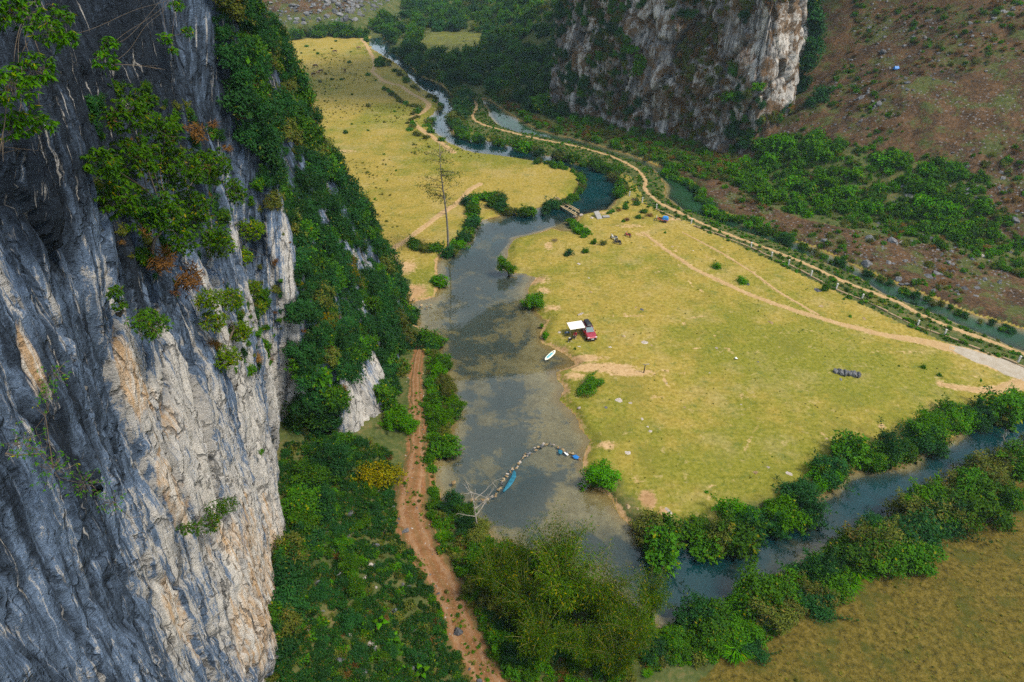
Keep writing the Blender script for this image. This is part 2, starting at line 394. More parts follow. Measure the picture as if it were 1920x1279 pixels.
def water_mat(name, deep, k, ior=1.46):
    """surface reflection over clear shallows; silt suspended in the deep water hides the bed"""
    t = NT(name); p = t.pos()
    rip = t.noise(t.scaled(p, (1, 1, 1)), 1.3, 3, 0.5)
    nm = t.bump(rip, 0.02, 0.12)
    dn = t.math('MULTIPLY', t.attr('depth'), t.step(t.noise(p, 0.12, 4, 0.6, 0.5), 0.25, 0.75, 0.75, 1.25))
    op = t.math('SUBTRACT', 1.0, t.math('POWER', 2.718, t.math('MULTIPLY', dn, -k)), clamp=True)
    tr = t.n('ShaderNodeBsdfTransparent', {'Color': (0.84, 0.91, 0.91, 1)}).outputs[0]
    df = t.n('ShaderNodeBsdfDiffuse', {'Color': t.mix(t.step(t.noise(p, 0.07, 4, 0.6), 0.3, 0.7), deep, tuple(x * 1.6 for x in deep)), 'Normal': nm}).outputs[0]
    body = t.n('ShaderNodeMixShader', {0: op, 1: tr, 2: df}).outputs[0]
    gl = t.n('ShaderNodeBsdfGlossy', {'Color': (1, 1, 1, 1), 'Roughness': 0.03, 'Normal': nm}).outputs[0]
    fr = t.n('ShaderNodeFresnel', {'IOR': ior, 'Normal': nm}).outputs[0]
    return t.out(t.n('ShaderNodeMixShader', {0: fr, 1: body, 2: gl}).outputs[0])
M['water'] = water_mat('river_water', (0.0018, 0.024, 0.029), 0.60)
M['canal'] = water_mat('canal_water', (0.012, 0.042, 0.018), 1.3, 1.22)

def rock_mat(name, dark, mid, light, tan, moss=0.0, k=1.0):
    """limestone: hard-edged sheets and runs down the face (attribute st = along, up); attributes lit, dk, tan say where it is pale, black or rusty; cell = one tone for each broken facet"""
    t = NT(name); p = t.attr('st', 'Vector'); q = t.pos()
    a = t.noise(t.scaled(p, (0.50 * k, 0.060 * k, 1)), 1.0, 6, 0.72, 0.25)
    b = t.noise(t.scaled(p, (2.4 * k, 0.20 * k, 1)), 1.0, 6, 0.75, 0.2)
    c3 = t.noise(q, 0.9 * k, 6, 0.74); fine = t.noise(q, 6.0, 4, 0.75)
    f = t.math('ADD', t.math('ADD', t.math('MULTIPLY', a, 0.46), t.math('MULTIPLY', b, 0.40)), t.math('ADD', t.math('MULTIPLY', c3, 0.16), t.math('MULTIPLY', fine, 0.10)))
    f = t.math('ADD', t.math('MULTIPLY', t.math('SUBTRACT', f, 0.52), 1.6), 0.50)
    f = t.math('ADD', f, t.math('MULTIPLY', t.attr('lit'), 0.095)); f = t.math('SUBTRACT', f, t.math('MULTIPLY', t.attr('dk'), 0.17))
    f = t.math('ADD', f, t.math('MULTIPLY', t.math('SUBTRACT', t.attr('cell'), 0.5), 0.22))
    c = t.ramp(f, [(0.34, dark), (0.44, tuple(x * 0.55 for x in mid)), (0.50, mid), (0.575, tuple(x * 1.55 for x in mid)), (0.61, tuple((x + 2 * y) / 3 for x, y in zip(mid, light))), (0.74, light)])
    tn = t.math('ADD', t.attr('tan'), t.math('ADD', t.math('SUBTRACT', t.noise(t.scaled(p, (1.0 * k, 0.13 * k, 1)), 1.0, 8, 0.68, 0.3), 0.5), t.math('MULTIPLY', t.math('SUBTRACT', t.attr('cell'), 0.5), 0.25)))
    c = t.mix(t.math('MULTIPLY', t.step(tn, 0.13, 0.23), 0.88), c, t.mix(t.step(b, 0.4, 0.62), tan, tuple(min(1, x * 1.15) for x in light)))
    c = t.mix(t.math('MULTIPLY', t.step(t.noise(t.scaled(p, (3.6 * k, 0.10 * k, 1)), 1.0, 6, 0.68, 0.3), 0.585, 0.64), 0.7), c, dark)
    c = t.mix(t.math('MULTIPLY', t.step(t.math('ADD', t.noise(t.scaled(p, (4.5 * k, 0.16 * k, 1)), 1.0, 5, 0.7, 0.2), t.math('MULTIPLY', t.attr('lit'), 0.05)), 0.60, 0.66), 0.7), c, light)
    pw = t.n('ShaderNodeVectorMath', {0: t.scaled(p, (0.42 * k, 0.15 * k, 1)), 1: t.n('ShaderNodeVectorMath', {0: t.noise(q, 0.7, 3, 0.6, 0, 'Color'), 1: (0.45, 0.45, 0.0)}, operation='MULTIPLY').outputs[0]}, operation='ADD').outputs[0]
    ed = t.vor(pw, 1.0, 'DISTANCE_TO_EDGE'); ed2 = t.vor(pw, 2.7, 'DISTANCE_TO_EDGE')
    ck = t.math('MAXIMUM', t.math('MULTIPLY', t.step(ed, 0.035, 0.008), t.step(c3, 0.42, 0.56)), t.math('MULTIPLY', t.step(ed2, 0.045, 0.010), t.math('MULTIPLY', t.step(c3, 0.50, 0.60), 0.8)))
    c = t.mix(t.math('MULTIPLY', ck, 0.6), c, tuple(x * 0.6 for x in dark))
    c = t.mix(t.math('MULTIPLY', t.attr('crack'), 0.4), c, tuple(x * 0.5 for x in dark))
    if moss:
        c = t.mix(t.math('MULTIPLY', t.step(t.noise(q, 0.22, 8, 0.74), 0.47, 0.56), moss), c, t.ramp(fine, [(0.3, (0.070, 0.044, 0.020)), (0.7, (0.20, 0.110, 0.050))]))
    h = t.math('ADD', t.math('MULTIPLY', b, 0.9), t.math('ADD', t.math('MULTIPLY', c3, 1.3), t.math('MULTIPLY', fine, 0.8)))
    h = t.math('SUBTRACT', h, t.math('MULTIPLY', ck, 0.9))
    return t.out(t.pbr(c, 0.92, t.bump(h, 0.22, 1.0), 0.10))
M['rock_left'] = rock_mat('limestone_near', (0.018, 0.025, 0.038), (0.092, 0.130, 0.200), (0.58, 0.54, 0.50), (0.52, 0.33, 0.17))
M['rock_right'] = rock_mat('limestone_far', (0.034, 0.031, 0.032), (0.145, 0.134, 0.132), (0.56, 0.52, 0.48), (0.38, 0.16, 0.055), 0.92, 0.6)

def stone_mat(name, a, b, c):
    t = NT(name); p = t.n('ShaderNodeTexCoord').outputs['Object']; oi = t.n('ShaderNodeObjectInfo').outputs['Random']
    n = t.noise(p, 2.2, 7, 0.65); f = t.math('ADD', n, t.math('MULTIPLY', t.math('SUBTRACT', oi, 0.5), 0.22))
    return t.out(t.pbr(t.ramp(f, [(0.3, a), (0.5, b), (0.72, c)]), 0.9, t.bump(t.noise(p, 6, 5, 0.7), 0.12), 0.15))
M['stone'] = stone_mat('grey_limestone', (0.045, 0.047, 0.054), (0.120, 0.120, 0.130), (0.25, 0.245, 0.245))
M['stone_pale'] = stone_mat('pale_stone', (0.25, 0.20, 0.17), (0.40, 0.34, 0.30), (0.55, 0.50, 0.47))
M['stone_tan'] = stone_mat('tan_stone', (0.13, 0.085, 0.04), (0.32, 0.22, 0.11), (0.52, 0.43, 0.30))

# ------------------------------------------------------------------ plan of the valley (metres, traced on the level ground)
ZW = -0.7                                  # water level
RIVER_PX = [(690, 70), (700, 92), (735, 112), (755, 128), (770, 146), (788, 164), (821, 182), (824, 204), (800, 226), (817, 248), (846, 270), (886, 286), (934, 292), (1010, 303),
    (1065, 313), (1090, 328), (1087, 350), (1069, 368), (1028, 386), (956, 401), (890, 418), (879, 443), (862, 456), (835, 475), (822, 491), (826, 529), (818, 558), (767, 568),
    (772, 603), (818, 638), (832, 683), (840, 735), (850, 800), (822, 849), (818, 900), (836, 940), (880, 985), (960, 1020), (1060, 1060), (1153, 1110), (1240, 1172), (1296, 1165),
    (1436, 1110), (1520, 1040), (1640, 985), (1760, 930), (1810, 880), (1920, 850), (2080, 815), (2250, 780),
    (2250, 730), (2080, 745), (1920, 768), (1864, 785), (1808, 800), (1780, 832), (1725, 850), (1694, 872), (1640, 882), (1585, 890), (1570, 912), (1502, 948), (1410, 975), (1385, 1022),
    (1266, 1010), (1200, 1005), (1166, 975), (1140, 930), (1100, 905), (1090, 858), (1103, 827), (1076, 781), (1049, 750), (1056, 728), (1036, 699), (1078, 683), (1046, 658),
    (1014, 645), (1011, 622), (1020, 603), (992, 570), (985, 545), (1001, 520), (982, 513), (948, 510), (950, 472), (966, 446), (1020, 433), (1033, 427), (1052, 433), (1085, 436), (1078, 415),
    (1085, 403), (1145, 392), (1164, 366), (1158, 335), (1120, 316), (1010, 288), (974, 275), (919, 266), (850, 250), (842, 226), (852, 204), (852, 182), (824, 158), (788, 144), (764, 120), (752, 105), (730, 88), (720, 70)]
CANAL_PX = [(905, 186), (919, 219), (937, 238), (974, 250), (1003, 254), (1100, 276), (1180, 300), (1223, 317), (1248, 345), (1246, 368), (1276, 388), (1329, 406), (1374, 424), (1435, 444), (1495, 468), (1556, 493),
    (1605, 513), (1650, 545), (1725, 573), (1800, 606), (1920, 656), (2060, 712), (2250, 790), (2250, 740), (2060, 676), (1920, 622), (1837, 599), (1762, 569), (1650, 524), (1575, 490), (1526, 468),
    (1487, 457), (1410, 429), (1378, 412), (1340, 396), (1318, 374), (1298, 348), (1240, 314), (1190, 293), (1100, 266), (1010, 244), (985, 231), (948, 209), (918, 188)]
CANAL_PX = [(x, y + (5 if i < 23 else -4) * (1250 < x)) for i, (x, y) in enumerate(CANAL_PX)]
RIVER, CANAL = GP(RIVER_PX, ZW), GP(CANAL_PX, ZW)
DEPTHS = [(740, 100, 2.4), (790, 165, 2.6), (835, 215, 2.6), (890, 275, 1.6), (980, 292, 1.8), (1125, 350, 3.0), (1070, 392, 2.2), (1062, 425, .30), (1010, 415, 1.1), (950, 440, .9), (880, 480, .75), (900, 560, .5),
    (790, 590, .2), (900, 650, .55), (985, 620, .35), (930, 740, .6), (1030, 740, .22), (1055, 690, .12), (1050, 800, .2), (1040, 860, .32), (900, 850, .5), (980, 900, .7), (1120, 935, .18), (1060, 940, .2), (1180, 1030, 1.0),
    (1300, 1070, 2.0), (1450, 1030, 1.9), (1600, 930, 2.4), (1850, 820, 3.0), (2100, 780, 3)]
DEP = np.array([[*G(a, b, ZW)[:2], d] for a, b, d in DEPTHS])
RIGHT_BASE = GP([(2900, 800), (2500, 660), (2200, 570), (1920, 500), (1650, 436), (1480, 385), (1400, 345), (1325, 287), (1190, 225), (1060, 180), (1000, 140), (960, 100), (930, 75), (905, 50), (890, 30)], 1.0)
RIGHT_BASE = np.vstack([RIGHT_BASE, [(-30, 520), (-20, 640), (-90, 760), (-300, 900)]])
FAR_BASE = np.array([(-420, 250), (-190, 340), (-110, 362), (-72, 374), (-66, 445), (-60, 520), (-90, 640), (-200, 780)], float)
LEFT_FOOT = np.vstack([GP([(1020, 1500), (890, 1279), (820, 1120), (770, 1000), (735, 930), (748, 850), (745, 760), (760, 680), (770, 600)]), [(-19, 116), (-40, 128), (-80, 140)]])

PATHS = {   # name: (pixels, widths in metres, material, label)
    'embankment_path': ([(862, 158), (880, 178), (894, 198), (886, 218), (901, 231), (937, 243), (1007, 260), (1069, 272), (1120, 285), (1156, 297), (1191, 316), (1209, 337), (1211, 358), (1239, 382), (1268, 396), (1313, 419),
        (1361, 439), (1435, 465), (1495, 489), (1575, 525), (1642, 551), (1684, 567), (1725, 589), (1800, 620), (1920, 662), (2060, 722)], 0.48, 'path', 'narrow earth footpath along the embankment between canal and meadow'),
    'riverside_path': ([(678, 72), (690, 90), (700, 110), (703, 124), (698, 134), (710, 144), (720, 152), (735, 157), (750, 160), (769, 174), (788, 183), (799, 190), (804, 199), (790, 212), (775, 220), (774, 230), (795, 246), (823, 266), (850, 285)], 1.25, 'path', 'winding earth footpath through the far meadow beside the river'),
    'pool_path': ([(900, 345), (880, 357), (860, 379), (828, 401), (793, 427), (758, 453), (735, 468), (745, 500)], 0.9, 'path', 'short earth path running below the tall thin tree'),
    'meadow_track': ([(1205, 436), (1245, 466), (1294, 500), (1350, 528), (1425, 560), (1500, 586), (1575, 607), (1650, 626), (1725, 639), (1790, 655)], [.5, .6, .7, .9, .9, .9, 1.0, 1.2, 1.6, 2.2], 'path', 'pale wheel track curving across the meadow to the gravel'),
    'gravel_track': ([(1780, 652), (1815, 662), (1856, 676), (1920, 700), (2010, 740), (2150, 800)], [1.2, 2.6, 3.4, 3.6, 3.8, 4.0], 'path_gravel', 'grey gravel track at the corner of the meadow by the low wall'),
    'turnout_path': ([(1765, 720), (1815, 729), (1867, 729), (1920, 718), (2010, 700)], [.3, .6, 1.0, 1.8, 2.5], 'path', 'orange earth turnout joining the gravel track above the lower river'),
    'red_road': ([(790, 640), (780, 700), (781, 781), (782, 836), (780, 890), (768, 935), (777, 990), (806, 1053), (836, 1107), (862, 1175), (885, 1221), (915, 1279), (980, 1400), (1060, 1560)], [.7, 1.1, 1.5, 1.9, 2.8, 3.7, 3.6, 3.3, 3.1, 3.0, 2.9, 2.9, 3.0, 3.0], 'path_red', 'red earth track running along the foot of the near cliff'),
    'faint_track': ([(1279, 436), (1350, 474), (1410, 511), (1462, 549), (1500, 571), (1537, 592)], [.3, .35, .4, .4, .4, .3], 'path', 'faint second track worn in the grass beside the canal wall'),
}
PLINE = {k: smooth_line(GP(v[0]), 0.6) for k, v in PATHS.items()}
PWID = {}
for k, v in PATHS.items():
    n0 = len(v[0]); w = np.full(n0, v[1], float) if np.isscalar(v[1]) else np.array(v[1], float)
    P0 = GP(v[0]); L0 = np.r_[0, np.cumsum(np.linalg.norm(np.diff(P0, axis=0), axis=1))]
    L1 = np.r_[0, np.cumsum(np.linalg.norm(np.diff(PLINE[k], axis=0), axis=1))]
    PWID[k] = np.interp(L1 / L1[-1], L0 / L0[-1], w)
FIELD2 = GP([(950, 1300), (1100, 1200), (1300, 1150), (1440, 1090), (1530, 1030), (1640, 970), (1770, 920), (1930, 840), (2200, 770), (2600, 900), (2200, 1600), (1000, 1700)])

def river_sd(X, Y):
    wob = 0.5 * fbm(X * 0.35, Y * 0.35, 3, 41)
    return poly_sd(X, Y, RIVER) + wob
def canal_sd(X, Y):
    return poly_sd(X, Y, CANAL) + 0.25 * fbm(X * 0.4, Y * 0.4, 3, 43)
def base_h(X, Y):
    """land height without the water channels"""
    h = 0.22 * fbm(X * 0.05, Y * 0.05, 3, 3) + 0.10 * fbm(X * 0.3, Y * 0.3, 3, 9)
    d = side_d(X, Y, RIGHT_BASE)
    dd = np.maximum(d, 0); ro = 2.2 * fbm(X * 0.045, Y * 0.045, 4, 21) + 0.8 * fbm(X * 0.25, Y * 0.25, 3, 22)
    steep = np.where(Y > 232, 0.80, 0.66)
    hr = 0.10 * np.minimum(dd, 6) + steep * np.maximum(dd - 6, 0) ** 1.0
    hr = 150 * (1 - np.exp(-hr / 150)) + ro * sstep(2, 25, dd)
    terr = 1.2 * sstep(-14, 0, d)
    fl = side_d(X, Y, FAR_BASE)
    df = np.maximum(-fl, 0)
    hf = 140 * (1 - np.exp(-0.55 * df / 140)) + (3.0 * fbm(X * 0.03, Y * 0.03, 4, 25) + 1.0 * fbm(X * 0.12, Y * 0.12, 3, 26)) * sstep(2, 30, df)
    lf = np.maximum(-side_d(X, Y, LEFT_FOOT), 0) * (Y < 150)
    hl = np.minimum(0.32 * lf, 6) + 0.5 * fbm(X * 0.3, Y * 0.3, 3, 33) * sstep(0, 4, lf)
    return h + np.maximum(hr, 0) + terr + np.maximum(hf, 0) * (df > 0) + hl
def depth_at(X, Y):
    w = np.zeros(np.shape(X)); s = np.zeros(np.shape(X))
    for x, y, d in DEP:
        k = 1.0 / (((X - x) ** 2 + (Y - y) ** 2) ** 1.6 + 2.0); w += k; s += k * d
    return s / w
def H(X, Y, parts=False):
    X, Y = np.asarray(X, float), np.asarray(Y, float)
    b = base_h(X, Y); r = river_sd(X, Y); c = canal_sd(X, Y)
    dm = depth_at(X, Y)
    def carve(h, sd, dmax, bank):
        bed = ZW - 0.04 - dmax * sstep(0, 3.0, -sd) * 0.92 - 0.08 * dmax * sstep(0, 6, -sd)
        up = ZW - 0.04 + (h - ZW + 0.04) * sstep(-0.05, bank, sd)
        return np.where(sd < 0, bed, np.where(sd < bank, up, h))
    h = carve(b, r, dm, 1.5 + 1.2 * vn(X * 0.12, Y * 0.12, 77))
    h = carve(h, c, np.full(np.shape(X), 1.2), 1.6)
    h = h + np.where((r < 0) | (c < 0), 0.06 * fbm(X * 0.5, Y * 0.5, 3, 51), 0)
    return (h, r, c, dm, b) if parts else h
def H1(x, y): return float(H(np.array([x]), np.array([y]))[0])

# ------------------------------------------------------------------ ground sheet
def axis(a, b, step, lo, hi, g):
    m = list(np.arange(a, b + 1e-6, step)); s, x = step, a
    left = []
    while x > lo: s *= g; x -= s; left.append(x)
    s, x = step, b; right = []
    while x < hi: s *= g; x += s; right.append(x)
    return np.array(left[::-1] + m + right)
gx = axis(-34, 100, 0.44, -2600, 2600, 1.075)
gy = axis(32, 222, 0.44, -60, 4200, 1.045)
GX, GY = np.meshgrid(gx, gy)
GH, GR, GC, GD, GB = H(GX, GY, True)
nx_, ny_ = len(gx), len(gy)
def pathfield(name, soft):
    d, w = line_d(GX, GY, PLINE[name][::2], False, PWID[name][::2])
    return np.clip(1 - (d - w * 0.5) / soft, 0, 1)
PX, PY = to_px(GX, GY, GH)
dirt = np.zeros_like(GX)
for k, s, a in (('embankment_path', .8, .8), ('riverside_path', 1.0, .75), ('pool_path', 1.0, .8), ('meadow_track', 1.2, .62), ('gravel_track', 1.5, .8), ('turnout_path', 1.5, .8), ('red_road', 1.2, .85), ('faint_track', .9, .55)):
    dirt = np.maximum(dirt, a * pathfield(k, s))
def blob(px, py, rx, ry=None, a=1.0, z=0.0):
    c = G(px, py, z); ry = ry or rx
    return a * np.exp(-(((GX - c[0]) / rx) ** 2 + ((GY - c[1]) / ry) ** 2))
for (px, py, rx, ry, a) in [(1130, 690, 7, 1.6, .95), (1180, 700, 5, 1.3, .9), (1095, 672, 5, 1.3, .9), (1050, 652, 2.0, 1.0, .9), (1075, 705, 3, 1.5, .75), (1215, 697, 1.5, .8, .8), (1010, 522, 3.0, 2.5, .8), (1020, 545, 2.2, 2.2, .8), (1035, 578, 3, 1.5, .7),
        (1000, 598, 1.3, 2.5, .8), (1090, 430, 3, 3, .7), (1180, 425, 5, 1.8, .65), (1205, 440, 3, 2.5, .65), (1028, 460, 1.5, 3, .7), (780, 545, 3.5, 3.5, .85), (760, 500, 3, 5, .8), (1140, 835, 2.0, 1.2, .8), (1215, 935, 1.4, 2.2, .9), (1245, 960, 1.3, 1.4, .8),
        (1195, 900, 1.2, 2, .6), (640, 285, 7, 4, .6), (660, 150, 5, 5, .35), (720, 152, 3.5, 3.5, .7), (1262, 412, 2.2, 1.5, .7), (1440, 380, 4, 4, .5), (1135, 400, 5, 1.5, .6), (1686, 690, .8, .8, .4), (1500, 600, 5, .8, .3), (1800, 690, 3, 1, .5), (1530, 620, 10, 1.0, .4), (1690, 660, 10, 1.0, .5), (1065, 735, 1.0, 4, .6), (1085, 790, .9, 4, .65), (1040, 420, 2, 1.2, .5)]:
    dirt = np.maximum(dirt, blob(px, py, rx, ry, a))
# small bare scars scattered over the meadow
mead = inside(PX, PY, np.array([(1020, 430), (1240, 400), (1500, 520), (1900, 690), (1760, 760), (1500, 880), (1300, 960), (1180, 900), (1080, 740), (1130, 640)]))
scar = (vn(GX * 0.23, GY * 0.35, 91) > 0.80) * (vn(GX * 0.9, GY * 1.1, 92) - 0.35)
dirt = np.maximum(dirt, np.where(mead, np.clip(scar, 0, 1) * 1.0, 0))
for tr in ([(1395, 850), (1412, 812), (1440, 785), (1490, 772), (1515, 764)], [(1185, 530), (1215, 522), (1245, 527)], [(1770, 712), (1690, 704), (1600, 712)], [(1240, 700), (1270, 760), (1280, 820)], [(1150, 425), (1230, 450), (1260, 480), (1300, 540)], [(1180, 640), (1230, 610), (1330, 590)]):
    dirt = np.maximum(dirt, 0.50 * np.clip(1 - line_d(GX, GY, smooth_line(GP(tr), 1.0)) / 0.75, 0, 1) * (0.45 + 0.9 * vn(GX * 0.5, GY * 0.5, 93)))
# soil shows on the cut banks
dirt = np.maximum(dirt, 0.78 * np.exp(-((GR - 0.5) / 0.5) ** 2) * sstep(0.40, 0.62, vn(GX * 0.13, GY * 0.13, 66)))
red = np.clip(pathfield('red_road', 5.0) * 1.3, 0, 1)
red = np.maximum(red, 0.35 * np.exp(-((GR - 0.7) / 0.8) ** 2))
red = np.maximum(red, blob(780, 545, 5, 5, .35)); red = np.maximum(red, blob(715, 145, 6, 8, .45)); red = np.maximum(red, blob(1215, 935, 3, 3, .5))
green = np.full_like(GX, 0.20)
for (px, py, rx, ry, a) in [(1500, 660, 25, 14, .42), (1700, 690, 22, 12, .55), (1180, 800, 16, 8, .25), (1250, 900, 14, 10, .45), (1500, 850, 18, 8, .35), (1080, 500, 14, 10, .25), (1250, 540, 20, 18, .15), (800, 520, 8, 8, .5), (1150, 600, 14, 14, .12), (1650, 560, 12, 12, .3)]:
    green += blob(px, py, rx, ry, a)
green += 0.55 * np.exp(-np.maximum(GR, 0) / 3.0) * (GR > 0)
green -= 0.10 * sstep(420, 330, PY) * (PX < 1100)
green += 0.55 * sstep(0.55, 0.7, vn(GX * 0.045, GY * 0.03, 71)) * (PY < 330) * (PX < 1000)
brown = np.where(inside(GX, GY, FIELD2), sstep(0, 4, line_d(GX, GY, FIELD2, True)), 0) * 0.8 + 0.0
dR = side_d(GX, GY, RIGHT_BASE)
scrub = np.zeros_like(GX)
emb = inside(PX, PY, np.array([(850, 150), (905, 180), (1010, 240), (1200, 296), (1320, 380), (1600, 505), (1920, 640), (2200, 760), (2200, 800), (1920, 705), (1700, 612), (1480, 505), (1300, 420), (1215, 385), (1180, 330), (1000, 285), (840, 235)]))
scrub = np.maximum(scrub, emb * 0.72)
farwood = inside(PX, PY, np.array([(500, 78), (560, 72), (650, 68), (690, 72), (720, 100), (752, 118), (790, 140), (830, 160), (858, 190), (900, 190), (1000, 240), (1150, 280), (1240, 310), (1330, 310), (1360, 290), (1330, 255), (1180, 190), (1160, 140), (1160, -200), (500, -200)]))
scrub = np.maximum(scrub, np.where(farwood, 0.85, 0))
scrub = np.maximum(scrub, np.where(inside(PX, PY, np.array([(770, 50), (900, 45), (915, 80), (860, 110), (790, 105)])), 0.0, 0) )
thick = inside(PX, PY, np.array([(1380, 330), (1440, 270), (1520, 250), (1640, 290), (1760, 310), (1850, 340), (1850, 420), (1920, 460), (1920, 520), (1800, 470), (1640, 440), (1500, 410), (1400, 370)]))
scrub = np.maximum(scrub, thick * 0.8)
lowbank = np.exp(-np.maximum(GR - 0.6, 0) / 3.5) * (GR > 0) * ((PY > 880) & (PX > 820))
scrub = np.maximum(scrub, 0.75 * lowbank)
lfd = -side_d(GX, GY, LEFT_FOOT)
scrub = np.maximum(scrub, 0.9 * sstep(-1.0, 1.5, lfd) * (GY < 135))
scrub = np.maximum(scrub, 0.75 * inside(PX, PY, np.array([(800, 600), (850, 680), (870, 800), (830, 860), (840, 940), (1000, 1010), (1250, 1170), (1400, 1190), (1300, 1290), (1060, 1400), (930, 1279), (850, 1100), (800, 960), (800, 850), (800, 720)])))
scrub = np.maximum(scrub, 0.8 * inside(PX, PY, np.array([(690, 560), (775, 590), (830, 650), (830, 960), (700, 960)])))
farpatch = inside(PX, PY, np.array([(775, 66), (840, 55), (905, 62), (905, 92), (850, 112), (800, 105)]))
scrub = np.where(farpatch, 0.0, scrub)
scrub = np.where(farpatch, 0.56, scrub)
green = np.where(farpatch, 1.6, green)
hill = sstep(-40, -30, dR) * (GX > 30) * (~emb) * (GC > 0.5) * (side_d(GX, GY, GP([(2250, 770), (1920, 640), (1650, 535), (1435, 437), (1300, 370), (1240, 316), (1100, 270)])) > 0)
hill = np.where(thick, hill * 0.3, hill)
hill = np.where(farwood, hill * 0.2, hill)
fl_ = -side_d(GX, GY, FAR_BASE)
hill = np.maximum(hill, sstep(6, 22, fl_) * (GX < -50) * 0.95)
scrub = np.where((fl_ > 22) & (GX < -50), scrub * 0.45, scrub)
under = ((GR < 0.25) | (GC < 0.25)) * sstep(ZW + 0.12, ZW - 0.02, GH)
depthv = np.where((GR < 0.5) | (GC < 0.5), np.maximum(ZW - GH, 0), 0)
attrs = dict(dirt=dirt, green=green, brown=brown, scrub=scrub, hill=hill, under=under, red=red, depth=depthv)

idx = np.arange(nx_ * ny_).reshape(ny_, nx_)
quad = np.stack([idx[:-1, :-1], idx[:-1, 1:], idx[1:, 1:], idx[1:, :-1]], -1).reshape(-1, 4)
def cellmax(a): return np.maximum.reduce([a[:-1, :-1], a[:-1, 1:], a[1:, 1:], a[1:, :-1]]).ravel()
def cellmin(a): return np.minimum.reduce([a[:-1, :-1], a[:-1, 1:], a[1:, 1:], a[1:, :-1]]).ravel()
VG = np.stack([GX, GY, GH], -1).reshape(-1, 3)
gz_y, gz_x = np.gradient(GH, gy, gx)
NRM = np.stack([-gz_x, -gz_y, np.ones_like(GH)], -1).reshape(-1, 3); NRM /= np.linalg.norm(NRM, axis=1)[:, None]
wet = (cellmax(np.where(GH < ZW, 1.0, 0)) > 0) & (np.minimum(cellmin(GR), cellmin(GC)) < 1.0)
cls = np.zeros(len(quad), int)
cls[cellmin(dR) > 0] = 2
cls[cellmin(fl_) > 0] = 3
cls[wet] = 1
def sub_sheet(name, mask, mat, label, V=VG, at=attrs, normals=True):
    q = quad[mask]; u, inv = np.unique(q, return_inverse=True); q = inv.reshape(-1, 4)
    me = new_mesh(name, V[u], q, None, {k: a.ravel()[u] for k, a in at.items()}, True, mat)
    if normals: me.normals_split_custom_set_from_vertices(NRM[u].tolist())
    return tag(link(name, me), label, None, None, 'structure')
tag(sub_sheet('ground', cls == 0, M['ground'], 'grassy valley floor with yellow green meadow'), cat='ground')
tag(sub_sheet('riverbed', cls == 1, M['ground'], 'sandy river bed with dark weed patches under the water'), cat='river bed')
tag(sub_sheet('hillside', cls == 2, M['ground'], 'brown rocky hillside rising beyond the canal'), cat='hillside')
tag(sub_sheet('far_hill', cls == 3, M['ground'], 'grey brown rocky hill closing the far end of the valley'), cat='hill')
# water sheets
VW = VG.copy(); VW[:, 2] = ZW
dw = {'depth': np.maximum(ZW - GH, 0)}
isC = cellmin(GC) < cellmin(GR)
tag(sub_sheet('river', wet & ~isC, M['water'], 'calm teal river widening into a shallow clear pool', VW, dw, False), cat='river')
tag(sub_sheet('canal', wet & isC, M['canal'], 'narrow dark green canal along the foot of the hillside', VW, dw, False), cat='canal')

# paths: thin sheets draped on the ground, ragged at the edges
for k, (pp, ww, mt, lb) in PATHS.items():
    P, W = PLINE[k], PWID[k]; T = np.gradient(P, axis=0); T /= np.linalg.norm(T, axis=1)[:, None]; Nn = np.c_[-T[:, 1], T[:, 0]]
    L = np.arange(len(P)) * 0.6; sd = len(k)
    jl = 1 + 0.35 * fbm(L * 0.7, L * 0 + sd, 3, 5); jr = 1 + 0.35 * fbm(L * 0.7, L * 0 + sd + 9, 3, 6)
    prof = np.array([-0.62, -0.5, -0.25, 0, 0.25, 0.5, 0.62]); zz = np.array([-0.05, 0.025, 0.012, 0.03, 0.012, 0.025, -0.05]) + 0.02
    V = []
    for a, z in zip(prof, zz):
        j = jl if a < 0 else jr
        Q = P + Nn * (W * a * j)[:, None]; V.append(np.c_[Q, H(Q[:, 0], Q[:, 1]) + z])
    V = np.stack(V, 1); m = len(P); ii = np.arange(m * 7).reshape(m, 7)
    q = np.stack([ii[:-1, :-1], ii[:-1, 1:], ii[1:, 1:], ii[1:, :-1]], -1).reshape(-1, 4)[:, ::-1]; acr = np.broadcast_to(prof, (m, 7)).ravel()
    nm = 'path' if 'path' in k else 'track' if 'track' in k else 'road'
    tag(link(k, new_mesh(k, V.reshape(-1, 3), q, None, {'across': acr}, True, M[mt])), lb, nm, None, 'structure')

